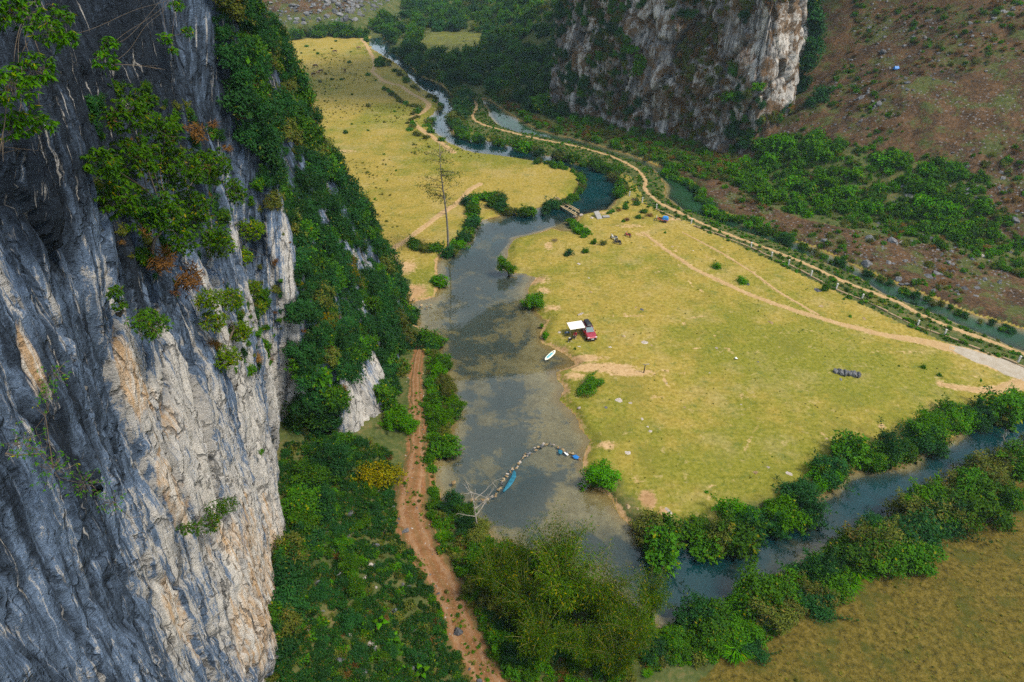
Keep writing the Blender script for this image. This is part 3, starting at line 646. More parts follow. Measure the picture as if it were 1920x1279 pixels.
# ------------------------------------------------------------------ rock walls
def cliff(name, plan, zlo, zhi, ds, dz, lean, disp, mat, label, fields, smooth=5.0, fine=0, shear=0.0):
    P = smooth_line(plan, ds); 
    seg = np.r_[0, np.cumsum(np.linalg.norm(np.diff(P, axis=0), axis=1))]
    S = np.r_[np.arange(0, fine, ds), np.arange(fine, seg[-1], ds * 2.2)] if fine else np.arange(0, seg[-1], ds); P = np.c_[np.interp(S, seg, P[:, 0]), np.interp(S, seg, P[:, 1])]
    T = np.c_[np.gradient(P[:, 0], S), np.gradient(P[:, 1], S)]; k = max(1, int(smooth / ds)); ker = np.hanning(2 * k + 1); ker /= ker.sum()
    T = np.c_[np.convolve(np.pad(T[:, 0], k, 'edge'), ker, 'valid'), np.convolve(np.pad(T[:, 1], k, 'edge'), ker, 'valid')]
    T /= np.linalg.norm(T, axis=1)[:, None]; Nn = np.c_[T[:, 1], -T[:, 0]]
    Z = np.arange(zlo, zhi + 1e-6, dz); SS, ZZ = np.meshgrid(S, Z, indexing='ij')
    D = disp(SS, ZZ, P) - lean(SS, ZZ, P)
    X = P[:, 0][:, None] + Nn[:, 0][:, None] * D; Y = P[:, 1][:, None] + Nn[:, 1][:, None] * D
    V = np.stack([X, Y, ZZ], -1)
    # plateau rows running back from the rim
    for b in (6, 25, 120):
        r = V[:, -1:, :].copy() if b == 6 else V[:, -1:, :].copy(); bb = {6: 6, 25: 19, 120: 95}[b]
        r[:, 0, 0] -= Nn[:, 0] * bb; r[:, 0, 1] -= Nn[:, 1] * bb; r[:, 0, 2] += bb * 0.25
        V = np.concatenate([V, r], 1)
    m, n = V.shape[:2]; ii = np.arange(m * n).reshape(m, n)
    q = np.stack([ii[:-1, :-1], ii[1:, :-1], ii[1:, 1:], ii[:-1, 1:]], -1).reshape(-1, 4)
    st = np.stack([np.broadcast_to(S[:, None], (m, n)) - shear * V[..., 2], V[..., 2], np.zeros((m, n))], -1)
    px, py = to_px(V[..., 0], V[..., 1], V[..., 2])
    F = fields(px, py, V)
    at = {'st': st.reshape(-1, 3)}; at.update({k_: np.asarray(f_, float).ravel() for k_, f_ in F.items()})
    o = tag(link(name, new_mesh(name, V.reshape(-1, 3), q, None, at, True, mat)), label, 'cliff', None, 'structure')
    du, dv = np.gradient(V[:, :len(Z)], axis=0), np.gradient(V[:, :len(Z)], axis=1)
    nr = np.cross(du, dv); nr /= np.linalg.norm(nr, axis=-1)[..., None] + 1e-9
    return dict(V=V[:, :len(Z)], N=nr, S=S, Z=Z, px=px[:, :len(Z)], py=py[:, :len(Z)], obj=o)
def pb(px, py, cx, cy_, rx, ry, a=1.0, sk=0.0):
    """soft patch; sk shears it along the fall line"""
    x = (px - cx - sk * (py - cy_)) / rx; y = (py - cy_) / ry
    return a * np.exp(-(x * x + y * y))
LEFT_PLAN = np.array([(-16, 0), (-19.5, 20), (-23, 38), (-26, 54), (-27.6, 61), (-30, 64.5), (-30.5, 67), (-26, 68), (-22, 69), (-19.5, 73), (-18.5, 85), (-17.5, 100), (-19.5, 110), (-27, 118), (-45, 126), (-80, 138)], float)
def l_lean(S, Z, P):
    y = P[:, 1][:, None]; b = sstep(66.5, 70, y)
    z = np.maximum(Z, 0)
    return b * (0.33 * z + 0.5 * np.sin(z * 0.22) ) + (1 - b) * (0.012 * z - 0.6 * np.exp(-((Z - 20) / 14) ** 2) * 0)
def facets(S, Z, ks, kz, seed, amp, tilt, crack):
    """broken slabs: each cell of the face stands proud by its own amount and tips its own way, with a groove between"""
    wx = S * ks + 0.35 * fbm(S * ks * 0.8, Z * kz * 0.8, 2, seed + 3); wz = Z * kz + 0.35 * fbm(S * ks * 0.8 + 7, Z * kz * 0.8, 2, seed + 4)
    d1, d2, bx, by, rn = cells(wx, wz, seed); g = sstep(0.10, 0.0, d2 - d1)
    return amp * (rn[0] - 0.5) * 2 + tilt * (bx * (rn[1] - 0.5) + by * (rn[2] - 0.5)) * 2 - crack * g, rn[3], g
CELL = {}
def l_disp(S, Z, P):
    y = P[:, 1][:, None]; b = sstep(66, 70, y)
    s2 = S - 0.15 * Z + 0.8 * fbm(S * 0.12, Z * 0.05, 3, 61)
    D = 1.6 * fbm(S * 0.085, Z * 0.040, 3, 62) + 1.0 * (ridged(s2 * 0.17, Z * 0.020, 2, 63) - 0.6)
    f1, t1, g1 = facets(s2, Z, 0.20, 0.030, 610, 0.36, 0.75, 0.35)
    f2, t2, g2 = facets(s2, Z, 0.55, 0.075, 620, 0.20, 0.45, 0.20)
    f3, t3, g3 = facets(s2, Z, 1.6, 0.22, 630, 0.09, 0.24, 0.10)
    D += f1 + f2 + f3 + 0.20 * fbm(S * 0.9, Z * 0.6, 5, 66, 0.65) + 0.22 * (ridged(s2 * 1.5, Z * 0.10, 3, 69, 0.6) - 0.6)
    CELL['l'] = (0.45 * t1 + 0.35 * t2 + 0.2 * t3, np.clip(0.8 * g1 + 0.6 * g2 + 0.35 * g3, 0, 1))
    D *= (1 - 0.25 * b)
    D += b * (2.6 * np.exp(-((y - 69.5) / 2.5) ** 2) * np.exp(-((Z - 9) / 6.0) ** 2))
    return D
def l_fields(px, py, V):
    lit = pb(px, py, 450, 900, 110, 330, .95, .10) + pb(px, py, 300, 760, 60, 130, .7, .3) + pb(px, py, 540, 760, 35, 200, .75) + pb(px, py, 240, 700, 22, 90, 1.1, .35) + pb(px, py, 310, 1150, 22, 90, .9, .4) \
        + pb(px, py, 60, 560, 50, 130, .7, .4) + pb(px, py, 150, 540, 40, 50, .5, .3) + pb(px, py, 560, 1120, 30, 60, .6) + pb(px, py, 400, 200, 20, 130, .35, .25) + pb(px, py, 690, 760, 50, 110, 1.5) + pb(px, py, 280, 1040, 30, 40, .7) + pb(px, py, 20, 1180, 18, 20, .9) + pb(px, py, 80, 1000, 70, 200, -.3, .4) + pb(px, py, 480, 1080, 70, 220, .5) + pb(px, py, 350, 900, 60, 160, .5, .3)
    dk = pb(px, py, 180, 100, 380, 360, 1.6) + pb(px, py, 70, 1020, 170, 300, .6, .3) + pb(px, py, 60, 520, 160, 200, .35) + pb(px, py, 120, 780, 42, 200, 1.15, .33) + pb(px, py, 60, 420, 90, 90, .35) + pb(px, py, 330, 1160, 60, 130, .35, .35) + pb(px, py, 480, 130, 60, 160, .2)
    tan = pb(px, py, 238, 690, 20, 90, .62, .3) + pb(px, py, 320, 920, 26, 80, .50, .35) + pb(px, py, 500, 1060, 60, 160, .36, .08) + pb(px, py, 470, 1200, 60, 90, .36) + pb(px, py, 335, 1150, 20, 90, .5, .4) + pb(px, py, 555, 930, 18, 80, .42) + pb(px, py, 60, 700, 28, 70, .45, .3) + pb(px, py, 555, 1140, 30, 60, .45) + pb(px, py, 430, 1010, 40, 50, .3) + pb(px, py, 300, 760, 40, 90, .25, .3) + pb(px, py, 400, 850, 60, 120, .12) - 0.12
    c_, g_ = CELL['l']; pad = lambda a: np.pad(a, ((0, 0), (0, px.shape[1] - a.shape[1])), 'edge')
    return dict(lit=lit, dk=dk, tan=tan, cell=pad(c_), crack=pad(g_))
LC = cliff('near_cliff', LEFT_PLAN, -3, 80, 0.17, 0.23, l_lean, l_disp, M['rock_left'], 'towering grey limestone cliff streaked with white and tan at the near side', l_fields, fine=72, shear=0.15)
RIGHT_PLAN = np.array([(40, 292), (25, 268), (14, 250), (12, 241), (26, 221), (40, 206), (52, 193), (59, 184), (62, 180.5), (66, 180.5), (73, 185), (80, 192), (83, 200), (85, 215), (90, 240)], float)
def r_lean(S, Z, P): return 0.13 * np.maximum(Z, 0)
def r_disp(S, Z, P):
    s2 = S + 1.5 * fbm(S * 0.1, Z * 0.06, 3, 71)
    D = 3.2 * fbm(S * 0.05, Z * 0.035, 3, 72) + 1.6 * (ridged(s2 * 0.14, Z * 0.03, 2, 73) - 0.6)
    f1, t1, g1 = facets(s2, Z, 0.11, 0.06, 710, 1.0, 1.8, 0.9); f2, t2, g2 = facets(s2, Z, 0.30, 0.15, 720, 0.5, 0.9, 0.5)
    CELL['r'] = (0.55 * t1 + 0.45 * t2, np.clip(0.9 * g1 + 0.6 * g2, 0, 1))
    return D + f1 + f2 + 0.6 * fbm(S * 0.6, Z * 0.35, 4, 75, 0.6)
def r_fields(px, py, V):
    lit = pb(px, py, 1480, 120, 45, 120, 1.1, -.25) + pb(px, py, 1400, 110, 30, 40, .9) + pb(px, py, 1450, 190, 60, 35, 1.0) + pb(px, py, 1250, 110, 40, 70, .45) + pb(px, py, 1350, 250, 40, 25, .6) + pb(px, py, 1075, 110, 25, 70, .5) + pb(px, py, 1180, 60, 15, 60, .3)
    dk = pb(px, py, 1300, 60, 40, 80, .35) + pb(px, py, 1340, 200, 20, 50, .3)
    tan = pb(px, py, 1400, 105, 16, 18, .8) + pb(px, py, 1110, 80, 70, 90, .12) + pb(px, py, 1275, 45, 15, 25, .5) + pb(px, py, 1290, 130, 12, 30, .3) - .12
    c_, g_ = CELL['r']; pad = lambda a: np.pad(a, ((0, 0), (0, px.shape[1] - a.shape[1])), 'edge')
    return dict(lit=lit, dk=dk, tan=tan, cell=pad(c_), crack=pad(g_))
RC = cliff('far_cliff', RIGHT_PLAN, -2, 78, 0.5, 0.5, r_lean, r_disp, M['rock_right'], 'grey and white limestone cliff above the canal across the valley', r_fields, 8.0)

# ------------------------------------------------------------------ plant prototypes
def unit(v): return v / (np.linalg.norm(v, axis=-1, keepdims=True) + 1e-9)
def leaves(C, Dn, Nr, L, W, tint, fold=0.25):
    """one folded blade (4 corners) per row: C base point, Dn direction, Nr face normal"""
    Dn = unit(Dn); Sd = unit(np.cross(Dn, Nr)); Nn = np.cross(Sd, Dn)
    L = np.broadcast_to(np.asarray(L, float), (len(C),))[:, None]; W = np.broadcast_to(np.asarray(W, float), (len(C),))[:, None]
    mid = C + Dn * L * 0.45
    V = np.stack([C, mid + Sd * W / 2 - Nn * W * fold, C + Dn * L - Nn * L * 0.12, mid - Sd * W / 2 - Nn * W * fold], 1).reshape(-1, 3)
    q = np.arange(len(C) * 4).reshape(-1, 4); return V, q, np.repeat(tint, 4)
def crown(seed, n=1400, lobes=11, leaf=(0.20, 0.11), shape=(1, 1, 0.8), lift=0.55, droop=0.25, lobe_r=(0.28, 0.48), up=0.55, shoots=12):
    """leaf mass of unit radius standing on z=0, gathered in uneven lobes with gaps between"""
    g = np.random.default_rng(seed); sh = np.array(shape)
    C = unit(g.normal(size=(lobes, 3))) * (g.uniform(0.25, 0.80, (lobes, 1))) * sh
    C[:, 2] = C[:, 2] * 0.85 + lift * sh[2] * 1.25; C[:, 2] = np.maximum(C[:, 2], 0.16)
    r = g.uniform(*lobe_r, lobes); lt = g.uniform(0.15, 0.85, lobes)
    k = g.choice(lobes, n, p=r ** 2 / (r ** 2).sum())
    d = unit(g.normal(size=(n, 3)) + np.array([0, 0, 0.35])); rad = r[k] * (g.uniform(0.35, 1.0, n) ** 0.5) * (1 + 0.25 * g.normal(size=n).clip(-1, 2))
    P = C[k] + d * rad[:, None] * np.array([1, 1, 0.85]); P[:, 2] = np.maximum(P[:, 2], 0.02)
    if shoots:                                     # leafy sprigs standing out past the lobes
        m = n // 6; j = g.integers(0, shoots, m); a0 = g.integers(0, lobes, shoots); sd_ = unit(g.normal(size=(shoots, 3)) + np.array([0, 0, 0.7])); ln = g.uniform(0.35, 0.75, shoots); t_ = g.uniform(0.3, 1.0, m)
        Q = C[a0[j]] + sd_[j] * ((r[a0[j]] + ln[j]) * t_)[:, None] + g.normal(size=(m, 3)) * 0.045; Q[:, 2] -= 0.18 * t_ ** 2; P[:m] = Q; d[:m] = sd_[j]; k[:m] = a0[j]; P[:, 2] = np.maximum(P[:, 2], 0.02)
    Nr = unit(d * 0.8 + g.normal(size=(n, 3)) * 0.55 + np.array([0, 0, up]))
    Dn = unit(np.cross(Nr, g.normal(size=(n, 3))) + d * 0.45 - np.array([0, 0, droop]))
    s = g.uniform(0.65, 1.35, n)
    return leaves(P, Dn, Nr, leaf[0] * s, leaf[1] * s, np.clip(0.55 * lt[k] + 0.45 * g.uniform(0, 1, n), 0, 1)), C, r
def stems(seed, C, r=0.035, base=(0, 0, 0)):
    g = np.random.default_rng(seed + 900); mb = MB(); b = np.array(base, float)
    for c in C:
        m = (b + c) / 2 + g.normal(size=3) * 0.07; m[2] = max(m[2], 0.05)
        mb.tube(np.array([b + g.normal(size=3) * [0.05, 0.05, 0] - [0, 0, 0.05], m, c]), [r, r * 0.7, r * 0.25], 4, caps=False)
    return mb
PROTO = {}
def proto_bush(key, seed, mat, **kw):
    (V, q, t), C, r = crown(seed, **kw)
    PROTO[key] = dict(crown=new_mesh(key + '_foliage', V, q, None, {'tint': t}, False, M[mat]), stem=stems(seed, C).mesh(key + '_stem', M['bark']))
for i in range(4):
    proto_bush(f'bush{i}', 20 + i, 'leaf', n=1500, lobes=10 + i)
    proto_bush(f'teal{i}', 30 + i, 'leaf_teal', n=1600, lobes=11 + i, leaf=(0.17, 0.09))
    proto_bush(f'bright{i}', 40 + i, 'leaf_bright', n=1500, lobes=10 + i, leaf=(0.22, 0.13))
for i in range(2):
    proto_bush(f'olive{i}', 50 + i, 'leaf_olive', n=1300, lobes=10, leaf=(0.16, 0.07), lobe_r=(0.22, 0.42))
    proto_bush(f'yellow{i}', 55 + i, 'leaf_yellow', n=1500, lobes=11, leaf=(0.15, 0.07))
    proto_bush(f'fine{i}', 60 + i, 'leaf', n=4200, lobes=18, leaf=(0.11, 0.055), lobe_r=(0.2, 0.38))
    proto_bush(f'finebright{i}', 63 + i, 'leaf_bright', n=4200, lobes=18, leaf=(0.11, 0.06), lobe_r=(0.2, 0.38))
    proto_bush(f'fineteal{i}', 66 + i, 'leaf_teal', n=4400, lobes=19, leaf=(0.10, 0.05), lobe_r=(0.2, 0.36))
    proto_bush(f'fineolive{i}', 69 + i, 'leaf_olive', n=3600, lobes=18, leaf=(0.11, 0.045), lobe_r=(0.18, 0.34))
    proto_bush(f'cone{i}', 72 + i, 'leaf_bright', n=1500, lobes=9, leaf=(0.16, 0.07), shape=(0.8, 0.8, 0.7), lift=0.4)
    proto_bush(f'low{i}', 75 + i, 'leaf', n=420, lobes=7, leaf=(0.30, 0.17), shape=(1, 1, 0.42), lobe_r=(0.25, 0.4))
    proto_bush(f'lowteal{i}', 95 + i, 'leaf_shaded', n=520, lobes=8, leaf=(0.26, 0.13), shape=(1, 1, 0.5), lobe_r=(0.22, 0.4))  # low clumps with the cliff-foot shade put into the leaf colour
    proto_bush(f'lowbright{i}', 77 + i, 'leaf_bright', n=420, lobes=7, leaf=(0.30, 0.18), shape=(1, 1, 0.42), lobe_r=(0.25, 0.4))
    proto_bush(f'lowolive{i}', 79 + i, 'leaf_olive', n=420, lobes=7, leaf=(0.28, 0.11), shape=(1, 1, 0.5), lobe_r=(0.25, 0.4))
    proto_bush(f'dry{i}', 81 + i, 'leaf_dry', n=420, lobes=7, leaf=(0.34, 0.06), shape=(1, 1, 0.5), lobe_r=(0.25, 0.45))
    proto_bush(f'over{i}', 93 + i, 'leaf_teal', n=2600, lobes=15, leaf=(0.13, 0.065), shape=(1, 1, 0.9), lobe_r=(0.2, 0.4), shoots=26)
    proto_bush(f'tree{i}', 83 + i, 'leaf_teal', n=1300, lobes=12, leaf=(0.20, 0.12), shape=(1, 1, 1.0), lift=0.6)
    proto_bush(f'treeg{i}', 86 + i, 'leaf', n=1300, lobes=12, leaf=(0.20, 0.12), shape=(1, 1, 1.0), lift=0.6)
# tufts of long arching blades
def tuft_mesh(key, seed, n, mat, L=(0.7, 1.3), W=0.05, spread=0.8):
    g = np.random.default_rng(seed); a = g.uniform(0, 2 * math.pi, n); o = g.uniform(0, 0.35, n)
    d0 = np.c_[np.cos(a) * 0.35 * spread, np.sin(a) * 0.35 * spread, np.ones(n)]; d0 = unit(d0 + g.normal(size=(n, 3)) * 0.15)
    d1 = unit(d0 + np.c_[np.cos(a), np.sin(a), -0.7 * np.ones(n)] * spread)
    ln = g.uniform(*L, n)[:, None]; P0 = np.c_[np.cos(a) * o, np.sin(a) * o, np.zeros(n)]; P1 = P0 + d0 * ln * 0.55; P2 = P1 + d1 * ln * 0.55
    sd = np.c_[-np.sin(a), np.cos(a), np.zeros(n)] * W
    V = np.stack([P0 - sd * 0.6, P0 + sd * 0.6, P1 + sd, P1 - sd, P2], 1).reshape(-1, 3); b = np.arange(n)[:, None] * 5
    PROTO[key] = dict(crown=new_mesh(key + '_blades', V, b + np.array([[0, 1, 2, 3]]), b + np.array([[3, 2, 4]]), {'tint': np.repeat(g.uniform(0, 1, n), 5)}, False, M[mat]))
for i in range(2):
    tuft_mesh(f'reed{i}', 100 + i, 150, 'leaf_bright', (0.8, 1.4), 0.045)
    tuft_mesh(f'tuft{i}', 104 + i, 60, 'grass_blade', (0.5, 1.1), 0.05)
    tuft_mesh(f'drytuft{i}', 108 + i, 140, 'leaf_dry', (0.7, 1.5), 0.03, 1.1)
# leafless shrub: forking pale twigs
def twig_mesh(key, seed, mat, depth=4, n0=6, spread=0.55, L0=0.42):
    g = np.random.default_rng(seed); mb = MB()
    def grow(p, d, L, r, k):
        q = p + d * L * 0.5 + g.normal(size=3) * L * 0.06; e = p + d * L + g.normal(size=3) * L * 0.10
        mb.tube(np.array([p, q, e]), [r, r * 0.85, r * 0.65], 4 if k > 2 else 3, caps=False)
        if k == 0: return
        for _ in range(3 if k > 1 else 2):
            grow(e if g.random() < 0.6 else q, unit(d + g.normal(size=3) * spread), L * g.uniform(0.6, 0.85), r * 0.6, k - 1)
    for i in range(n0):
        a = i * 2 * math.pi / n0 + g.uniform(-.4, .4)
        grow(np.array([0, 0, -0.05]), unit(np.array([math.cos(a) * 0.6, math.sin(a) * 0.6, 1.0])), L0 * g.uniform(0.8, 1.2), 0.022, depth)
    PROTO[key] = dict(crown=mb.mesh(key + '_twigs', M[mat]))
for i in range(2):
    twig_mesh(f'twig{i}', 120 + i, 'bark_pale', 4, 4)
twig_mesh('brush0', 125, 'bark', 3, 14, 0.9, 0.5)
# rocks
def rock_mesh(key, seed, mat, sq=(1, 0.8, 0.6), cuts=5):
    import bmesh
    g = np.random.default_rng(seed); bm = bmesh.new(); bmesh.ops.create_icosphere(bm, subdivisions=3, radius=1.0)
    V = np.array([v.co[:] for v in bm.verts]); F = np.array([[v.index for v in f.verts] for f in bm.faces]); bm.free()
    for _ in range(cuts + 6):                      # plane cuts give facets
        n = unit(g.normal(size=3)); d = g.uniform(0.55, 0.85); k = V @ n - d; V = np.where(k[:, None] > 0, V - k[:, None] * n * 0.9, V)
    V = V * (1 + 0.10 * fbm(V[:, 0] * 2 + seed, V[:, 1] * 2 + V[:, 2] * 1.7, 3, seed))[:, None] * np.array(sq)
    PROTO[key] = dict(crown=new_mesh(key + '_rock', V, None, F, {'tint': g.uniform(0, 1, len(V))}, False, M[mat]))
for i in range(4):
    rock_mesh(f'rock{i}', 140 + i, 'stone', (1, 0.75 + 0.1 * i, 0.55 + 0.08 * i))
    rock_mesh(f'pale{i}', 150 + i, 'stone_pale', (1, 0.8, 0.35 + 0.07 * i))
    rock_mesh(f'tan{i}', 160 + i, 'stone_tan', (1, 0.8, 0.6))

# ------------------------------------------------------------------ scattering of what nobody could count
def scatter(name, P, scale, keys, label, cat, rot=None, weights=None):
    """points carrying copies of a few small meshes: one object"""
    n = len(P)
    col = bpy.data.collections.new(name + '_kinds')
    for i, k in enumerate(keys):
        col.objects.link(bpy.data.objects.new(f'{i:02d}_{name}', PROTO[k]['crown']))
    rot = np.c_[np.zeros(n), np.zeros(n), rng.uniform(0, 2 * math.pi, n)] if rot is None else rot
    pick = rng.choice(len(keys), n, p=weights)
    sc = np.asarray(scale, float); sc = np.repeat(sc[:, None], 3, 1) if sc.ndim == 1 else sc
    me = new_mesh(name, P, None, None, {'rot': rot, 'sc': sc})
    me.attributes.new('pick', 'INT', 'POINT').data.foreach_set('value', pick.astype(np.int32))
    o = tag(link(name, me), label, cat, None, 'stuff')
    ng = bpy.data.node_groups.new(name, 'GeometryNodeTree')
    ng.interface.new_socket('Geometry', in_out='INPUT', socket_type='NodeSocketGeometry')
    ng.interface.new_socket('Geometry', in_out='OUTPUT', socket_type='NodeSocketGeometry')
    A = ng.nodes.new; gi, go = A('NodeGroupInput'), A('NodeGroupOutput'); ip = A('GeometryNodeInstanceOnPoints'); ci = A('GeometryNodeCollectionInfo')
    ci.inputs['Collection'].default_value = col; ci.inputs['Separate Children'].default_value = True; ci.inputs['Reset Children'].default_value = True
    ip.inputs['Pick Instance'].default_value = True
    def at(nm, ty):
        x = A('GeometryNodeInputNamedAttribute'); x.data_type = ty; x.inputs['Name'].default_value = nm; return x.outputs['Attribute']
    L = ng.links.new
    L(gi.outputs[0], ip.inputs['Points']); L(ci.outputs[0], ip.inputs['Instance'])
    L(at('pick', 'INT'), ip.inputs['Instance Index']); L(at('sc', 'FLOAT_VECTOR'), ip.inputs['Scale'])
    er = A('FunctionNodeEulerToRotation'); L(at('rot', 'FLOAT_VECTOR'), er.inputs[0]); L(er.outputs[0], ip.inputs['Rotation'])
    L(ip.outputs[0], go.inputs[0])
    o.modifiers.new('scatter', 'NODES').node_group = ng
    return o
def pick_ground(n, box, poly, keep=None, dry=0.4):
    """random places on the land whose spot in the photograph lies in a region"""
    o = []; tot = 0; poly = np.array(poly, float); x0, x1, y0, y1 = box
    for _ in range(60):
        X, Y = rng.uniform(x0, x1, n * 3), rng.uniform(y0, y1, n * 3); h, r, c, dm, b = H(X, Y, True)
        px, py = to_px(X, Y, h); k = inside(px, py, poly) & (r > dry) & (c > dry)
        if keep is not None: k &= keep(X, Y, px, py)
        o.append(np.c_[X, Y, h][k]); tot += k.sum()
        if tot >= n: break
    return np.vstack(o)[:n]
def off_paths(X, Y, px=None, py=None, m=0.35):
    k = np.ones(len(X), bool)
    for nm in PLINE:
        d, w = line_d(X, Y, PLINE[nm][::3], False, PWID[nm][::3]); k &= d > w * 0.5 + m
    return k

U = lambda a, b, n: rng.uniform(a, b, n)
def sz(a, b, n, p=1.6): return a + (b - a) * rng.uniform(0, 1, n) ** p
# far woods and scrub
FW = [(505, 84), (560, 74), (650, 70), (684, 72), (700, 108), (745, 112), (762, 122), (800, 150), (835, 158), (860, 178), (860, 150), (900, 170), (950, 195), (1040, 235), (1070, 196), (1080, 150), (1100, -120), (500, -120)]
def notpatch(X, Y, px, py): return ~inside(px, py, np.array([(778, 68), (840, 58), (902, 64), (902, 90), (850, 110), (800, 103)])) & off_paths(X, Y) & ~((px < 760) & (py < 52) & (vn(X * 0.06, Y * 0.06, 3) > 0.25))
P = pick_ground(1700, (-210, 100, 225, 640), FW, notpatch, 1.0)
scatter('wood', P - [0, 0, 0.3], sz(1.6, 4.2, len(P)), ['tree0', 'tree1', 'treeg0', 'treeg1', 'teal0', 'bush1', 'olive0', 'olive1'], 'dense green wood and scrub at the far end of the valley', 'wood', weights=[.12, .12, .2, .18, .08, .12, .09, .09])
# slope below the far cliff: shrubs, rough grass and dry weeds
SL = [(905, 172), (960, 196), (1045, 240), (1062, 190), (1130, 215), (1250, 250), (1330, 280), (1400, 300), (1385, 350), (1300, 330), (1220, 300), (1110, 268), (1010, 240), (950, 205)]
P = pick_ground(1500, (-15, 75, 150, 270), SL, None, 0.5)
scatter('scrub', P - [0, 0, 0.1], sz(0.4, 1.6, len(P), 2.4), ['bush0', 'bright2', 'dry1', 'olive0', 'olive1', 'lowolive0', 'lowbright1', 'dry0', 'lowbright0'], 'mixed scrub on the slope between canal and far cliff', 'scrub')
# embankment weeds
EM = [(850, 150), (880, 168), (905, 182), (1010, 244), (1200, 300), (1250, 330), (1290, 388), (1330, 404), (1600, 510), (1920, 655), (2150, 750), (2150, 790), (1920, 703), (1700, 612), (1480, 505), (1300, 424), (1215, 390), (1165, 360), (1158, 330), (1000, 285), (845, 240)]
P = pick_ground(2600, (-40, 130, 70, 330), EM, lambda X, Y, a, b: off_paths(X, Y, m=0.25), 0.3)
scatter('bank_weeds', P - [0, 0, 0.05], sz(0.22, 0.60, len(P), 1.8), ['low0', 'low1', 'lowbright0', 'lowbright1', 'tuft0', 'reed0', 'bush3', 'lowolive1'], 'green weeds covering the embankment along the canal path', 'weeds', weights=[.2, .18, .16, .14, .12, .08, .06, .06])
# brown hillside: thin green clumps, dry clumps
HS = [(1330, 330), (1400, 350), (1410, 290), (1470, 230), (1540, 190), (1600, 80), (1600, -120), (2300, -120), (2300, 740), (1920, 618), (1760, 562), (1640, 515), (1420, 425)]
P = pick_ground(2800, (40, 230, 95, 320), HS, lambda X, Y, a, b: vn(X * 0.09, Y * 0.09, 5) > 0.36)
scatter('hill_weeds', P - [0, 0, 0.05], sz(0.25, 1.15, len(P), 2), ['low0', 'lowbright0', 'lowolive0', 'lowolive1', 'bush0', 'dry0', 'dry1'], 'patchy green and dry clumps over the brown hillside', 'weeds', weights=[.17, .12, .20, .16, .07, .14, .14])
P = pick_ground(2600, (40, 230, 95, 320), HS, lambda X, Y, a, b: (vn(X * 0.05, Y * 0.05, 15) > 0.40) & (vn(X * .3, Y * .3, 16) > .35))
scatter('scree', P - [0, 0, 0.05], sz(0.10, 0.55, len(P), 3), ['rock0', 'rock1', 'rock2', 'rock3'], 'small loose grey stones littering the hillside', 'scree', rot=np.c_[U(-.5, .5, len(P)), U(-.5, .5, len(P)), U(0, 6.28, len(P))])
P = pick_ground(900, (-190, -55, 350, 520), [(500, 70), (700, 62), (760, 10), (760, -60), (500, -60)], lambda X, Y, a, b: side_d(X, Y, FAR_BASE) < -8)
scatter('far_scree', P, sz(0.5, 2.2, len(P), 2.5), ['rock0', 'rock1', 'rock2', 'rock3'], 'grey boulder field on the far hill', 'scree', rot=np.c_[U(-.5, .5, len(P)), U(-.5, .5, len(P)), U(0, 6.28, len(P))])
P = pick_ground(650, (45, 130, 105, 205), [(1372, 330), (1430, 262), (1510, 240), (1640, 280), (1790, 300), (1860, 330), (1860, 420), (1920, 455), (1920, 510), (1700, 446), (1480, 400), (1400, 365)], None)
scatter('thicket_undergrowth', P - [0, 0, .05], sz(.5, 1.4, len(P)), ['bright0', 'bush1', 'lowbright0', 'lowbright1', 'low0', 'lowolive0'], 'leafy undergrowth filling the hillside thicket', 'undergrowth', weights=[.15, .15, .25, .2, .15, .1])
# meadow beyond the pool: tufts and low weeds
LM = [(540, 100), (690, 78), (700, 130), (760, 165), (800, 200), (780, 225), (820, 265), (930, 300), (1070, 325), (1070, 360), (900, 395), (830, 410), (740, 460), (640, 330)]
P = pick_ground(900, (-120, 25, 135, 370), LM, lambda X, Y, a, b: off_paths(X, Y) & (vn(X * 0.05, Y * 0.035, 8) > 0.58))
scatter('meadow_weeds', P, sz(0.18, 0.6, len(P), 2.2), ['tuft0', 'tuft1', 'lowolive0', 'lowolive1', 'low1', 'lowbright0'], 'scattered tufts and low weeds over the far meadow', 'weeds', weights=[.46, .42, .06, .03, .015, .015])
NM = [(1020, 440), (1200, 400), (1290, 420), (1500, 520), (1900, 695), (1760, 770), (1500, 890), (1300, 975), (1180, 920), (1090, 780), (1060, 700), (1130, 640), (1040, 600)]
P = pick_ground(700, (0, 110, 55, 165), NM, lambda X, Y, a, b: off_paths(X, Y) & (vn(X * 0.11, Y * 0.11, 18) > 0.35))
scatter('grass', P, sz(0.06, 0.22, len(P), 2.5), ['tuft0', 'tuft1', 'low0', 'lowbright0', 'lowolive1'], 'small tufts in the cropped grass of the near meadow', 'grass', weights=[.5, .44, .02, .02, .02])
P = pick_ground(520, (10, 80, 30, 80), [(1480, 1200), (1650, 1110), (1790, 1010), (1850, 940), (1930, 880), (2050, 900), (2050, 1400), (1300, 1400)], None)
scatter('rough_grass', P, sz(0.08, 0.26, len(P), 2.2), ['tuft0', 'tuft1', 'lowolive1'], 'rough brown grass tufts in the field beyond the lower river', 'grass', weights=[.48, .47, .05])
